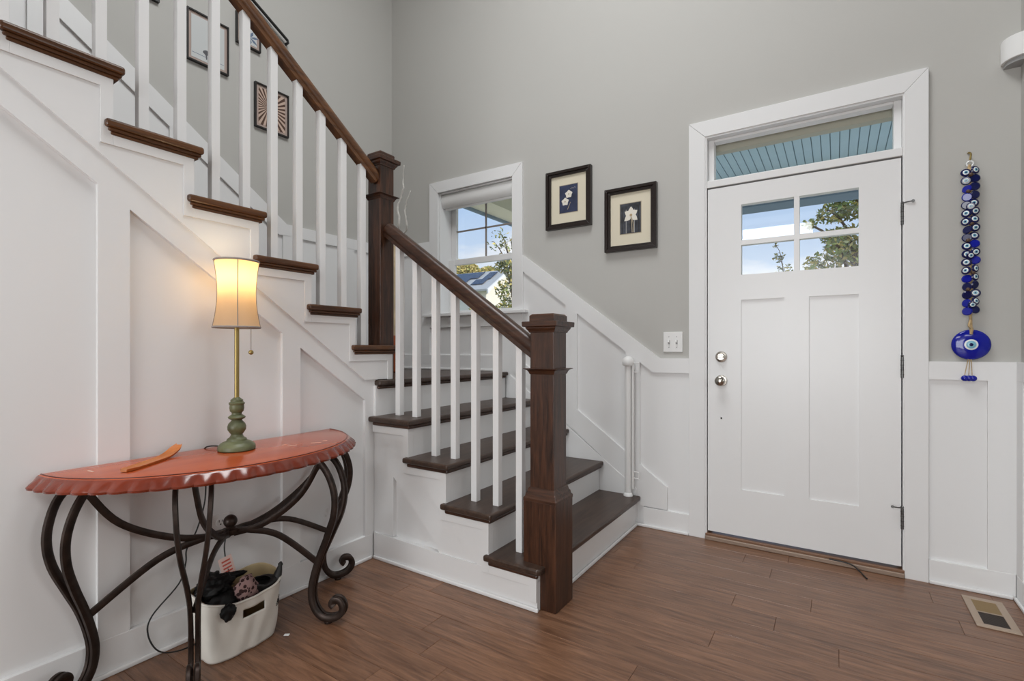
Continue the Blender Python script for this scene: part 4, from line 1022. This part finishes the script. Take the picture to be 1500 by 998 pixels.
tree('porch_tree', (.45, 10.5, -1.0), 4.3, 'leafy green and yellow tree in front of the entry door glass', [(-.15, 0, 4.75, .48), (.5, .2, 4.7, .7), (-.5, 0, 4.55, .26), (-.2, 0, 3.95, .45), (-.65, 0, 3.62, .32), (-.45, 0, 4.1, .24), (-.85, -.1, 4.38, .12), (.5, 0, 3.6, .8), (-.5, 0, 3.2, .4)], 3600, .05, ['leaf_green', 'leaf_yellow', 'leaf_olive'], 1, .12)
tree('young_tree', (-.72, 10.5, -1.0), 3.3, 'slim young tree whose tip shows in the left door panes', [(.0, 0, 3.35, .18), (-.08, 0, 3.62, .15), (-.17, 0, 3.85, .12), (-.22, 0, 4.08, .07), (.05, 0, 3.05, .25)], 2200, .04, ['leaf_olive', 'leaf_autumn', 'leaf_green'], 2, .03)
tree('window_tree', W(.08, 12.3, -1.0), 5.0, 'green and yellow tree at the right side of the landing window', [(.2, .1, 4.95, .3, 1500), (.05, 0, 4.2, .42), (-.1, -.05, 3.6, .40, 2500), (-.28, -.1, 4.25, .28, 2200), (.2, 0, 2.9, .5), (-.15, -.1, 3.1, .35, 2500), (-.42, -.25, 4.75, .24, 420), (-.3, -.2, 5.0, .22, 420), (-.05, -.1, 4.75, .25, 900), (-.2, -.1, 4.6, .3, 500)], 4500, .05, ['leaf_olive', 'leaf_yellow', 'leaf_green'], 3, .07)
tree('garden_shrub', W(-1.25, 12.0, -1.0), 2.2, 'leafy shrub at the lower left of the landing window', [(.0, 0, 2.75, .3), (.3, .2, 2.95, .25), (.7, .4, 2.9, .3)], 5000, .05, ['leaf_olive', 'leaf_autumn', 'leaf_green'], 4, .05)
for lat, dep, lb, mt in ((-6.4, 56, 'yellow green tree showing left of the neighbouring roof', ['leaf_autumn', 'leaf_yellow', 'leaf_green']),
                         (-2.9, 61, 'golden tree rising behind the solar panels of the neighbouring house', ['leaf_yellow', 'leaf_autumn', 'leaf_green']),
                         (2.4, 53, 'olive green tree behind the gable of the neighbouring house', ['leaf_green', 'leaf_yellow', 'leaf_olive'])):
    tree('background_tree', W(lat, dep, -1.0), 10, lb, [(0, 0, 11.3, 1.3), (1.4, .3, 10.6, 1.6), (-1.4, -.3, 10.4, 1.5), (0, 0, 9.0, 2.0)], 1400, .17, mt, int(dep), .25)
tree('background_tree', (-9, 69, -1.0), 8, 'distant low tree line in the lower left door pane', [(0, 0, 9.2, 1.0), (2.4, 0, 9.0, 1.0), (-2.4, 0, 9.1, .9), (0, 0, 7.5, 2)], 700, .2, ['leaf_autumn', 'leaf_olive', 'leaf_green'], 44, .25)

# neighbour house
nh = thing('neighbour_house', W(-2, 42, -1.0), 'cream neighbouring house with solar panels on its roof', 'house')
g0 = Vector(W(-2.09, 40, 0))                      # near-left eave corner of the gable end
gd = Vector(W(.5, .866, 0)).normalized()             # along the gable end
rd = Vector(W(-.866, .5, 0)).normalized()            # along the ridge, away to the left
GW, GL, ZE, ZR = 5.6, 6.5, 6.07, 7.75
def hp(u, v, z): p = g0 + gd * u + rd * v; return (p.x, p.y, z)
m_ = MB()
m_.add([hp(0, 0, -1), hp(GW, 0, -1), hp(GW, 0, ZE), hp(GW / 2, 0, ZR), hp(0, 0, ZE), hp(0, GL, -1), hp(GW, GL, -1), hp(GW, GL, ZE), hp(GW / 2, GL, ZR), hp(0, GL, ZE)],
       [(0, 1, 2, 3, 4), (9, 8, 7, 6, 5), (0, 4, 9, 5), (1, 6, 7, 2)])
hw = m_.build('wall', 'siding', nh)
def roofpt(u, v, d=0):
    s = (ZR - ZE) / (GW / 2); p = g0 + gd * u + rd * v
    nrm = Vector((-gd.x * s, -gd.y * s, 1)).normalized()
    q = Vector((p.x, p.y, ZE + s * u)) + nrm * d; return q
m_ = MB()
a = [roofpt(-.5, -.4, .02), roofpt(GW / 2, -.4, .02), roofpt(GW / 2, GL + .4, .02), roofpt(-.5, GL + .4, .02)]
m_.add(a + [p + Vector((0, 0, .15)) for p in a], [(0, 1, 2, 3), (7, 6, 5, 4), (0, 4, 5, 1), (1, 5, 6, 2), (2, 6, 7, 3), (3, 7, 4, 0)])
rf = m_.build('roof', 'roof_grey', nh)
a = [hp(GW / 2, -.4, ZR + .02), hp(GW + .5, -.4, ZE - .4), hp(GW + .5, GL + .4, ZE - .4), hp(GW / 2, GL + .4, ZR + .02)]
a = [Vector(p) for p in a]
MB().add(a + [p + Vector((0, 0, .15)) for p in a], [(0, 1, 2, 3), (7, 6, 5, 4), (0, 4, 5, 1), (1, 5, 6, 2), (2, 6, 7, 3), (3, 7, 4, 0)]).build('roof', 'roof_grey', nh)
a = [roofpt(-.5, -.45, 0), roofpt(GW / 2, -.45, 0)]
MB().obox((a[0] + a[1]) / 2 + Vector((0, 0, -.02)), (a[1] - a[0]) / 2, rd * .06, (0, 0, .16)).build('rake_board', 'white', nh)
for (u0, u1, v0, v1) in ((.35, 1.2, .5, 1.7), (1.2, 2.4, .3, 1.1), (1.5, 2.6, 1.7, 3.2), (.5, 1.5, 2.5, 4.0), (1.5, 2.6, 3.2, 4.6)):
    a = [roofpt(u0, v0, .2), roofpt(u1, v0, .2), roofpt(u1, v1, .2), roofpt(u0, v1, .2)]
    MB().add(a + [p + Vector((0, 0, .05)) for p in a], [(0, 1, 2, 3), (7, 6, 5, 4), (0, 4, 5, 1), (1, 5, 6, 2), (2, 6, 7, 3), (3, 7, 4, 0)]).build('solar_panel', 'solar', rf)
for (u0, u1, z0, z1) in ((2.3, 3.3, 3.9, 5.3), (3.9, 4.7, 3.9, 5.3), (1.6, 2.6, .6, 2.2)):
    wv = MB().add([hp(u0, -.04, z0), hp(u1, -.04, z0), hp(u1, -.04, z1), hp(u0, -.04, z1), hp(u0, 0, z0), hp(u1, 0, z0), hp(u1, 0, z1), hp(u0, 0, z1)], [(0, 1, 2, 3), (4, 7, 6, 5), (0, 4, 5, 1), (1, 5, 6, 2), (2, 6, 7, 3), (3, 7, 4, 0)]).build('window', 'white', nh)
    MB().add([hp(u0 + .1, -.05, z0 + .1), hp(u1 - .1, -.05, z0 + .1), hp(u1 - .1, -.05, z1 - .1), hp(u0 + .1, -.05, z1 - .1)], [(0, 1, 2, 3)]).build('pane', 'house_glass', wv)
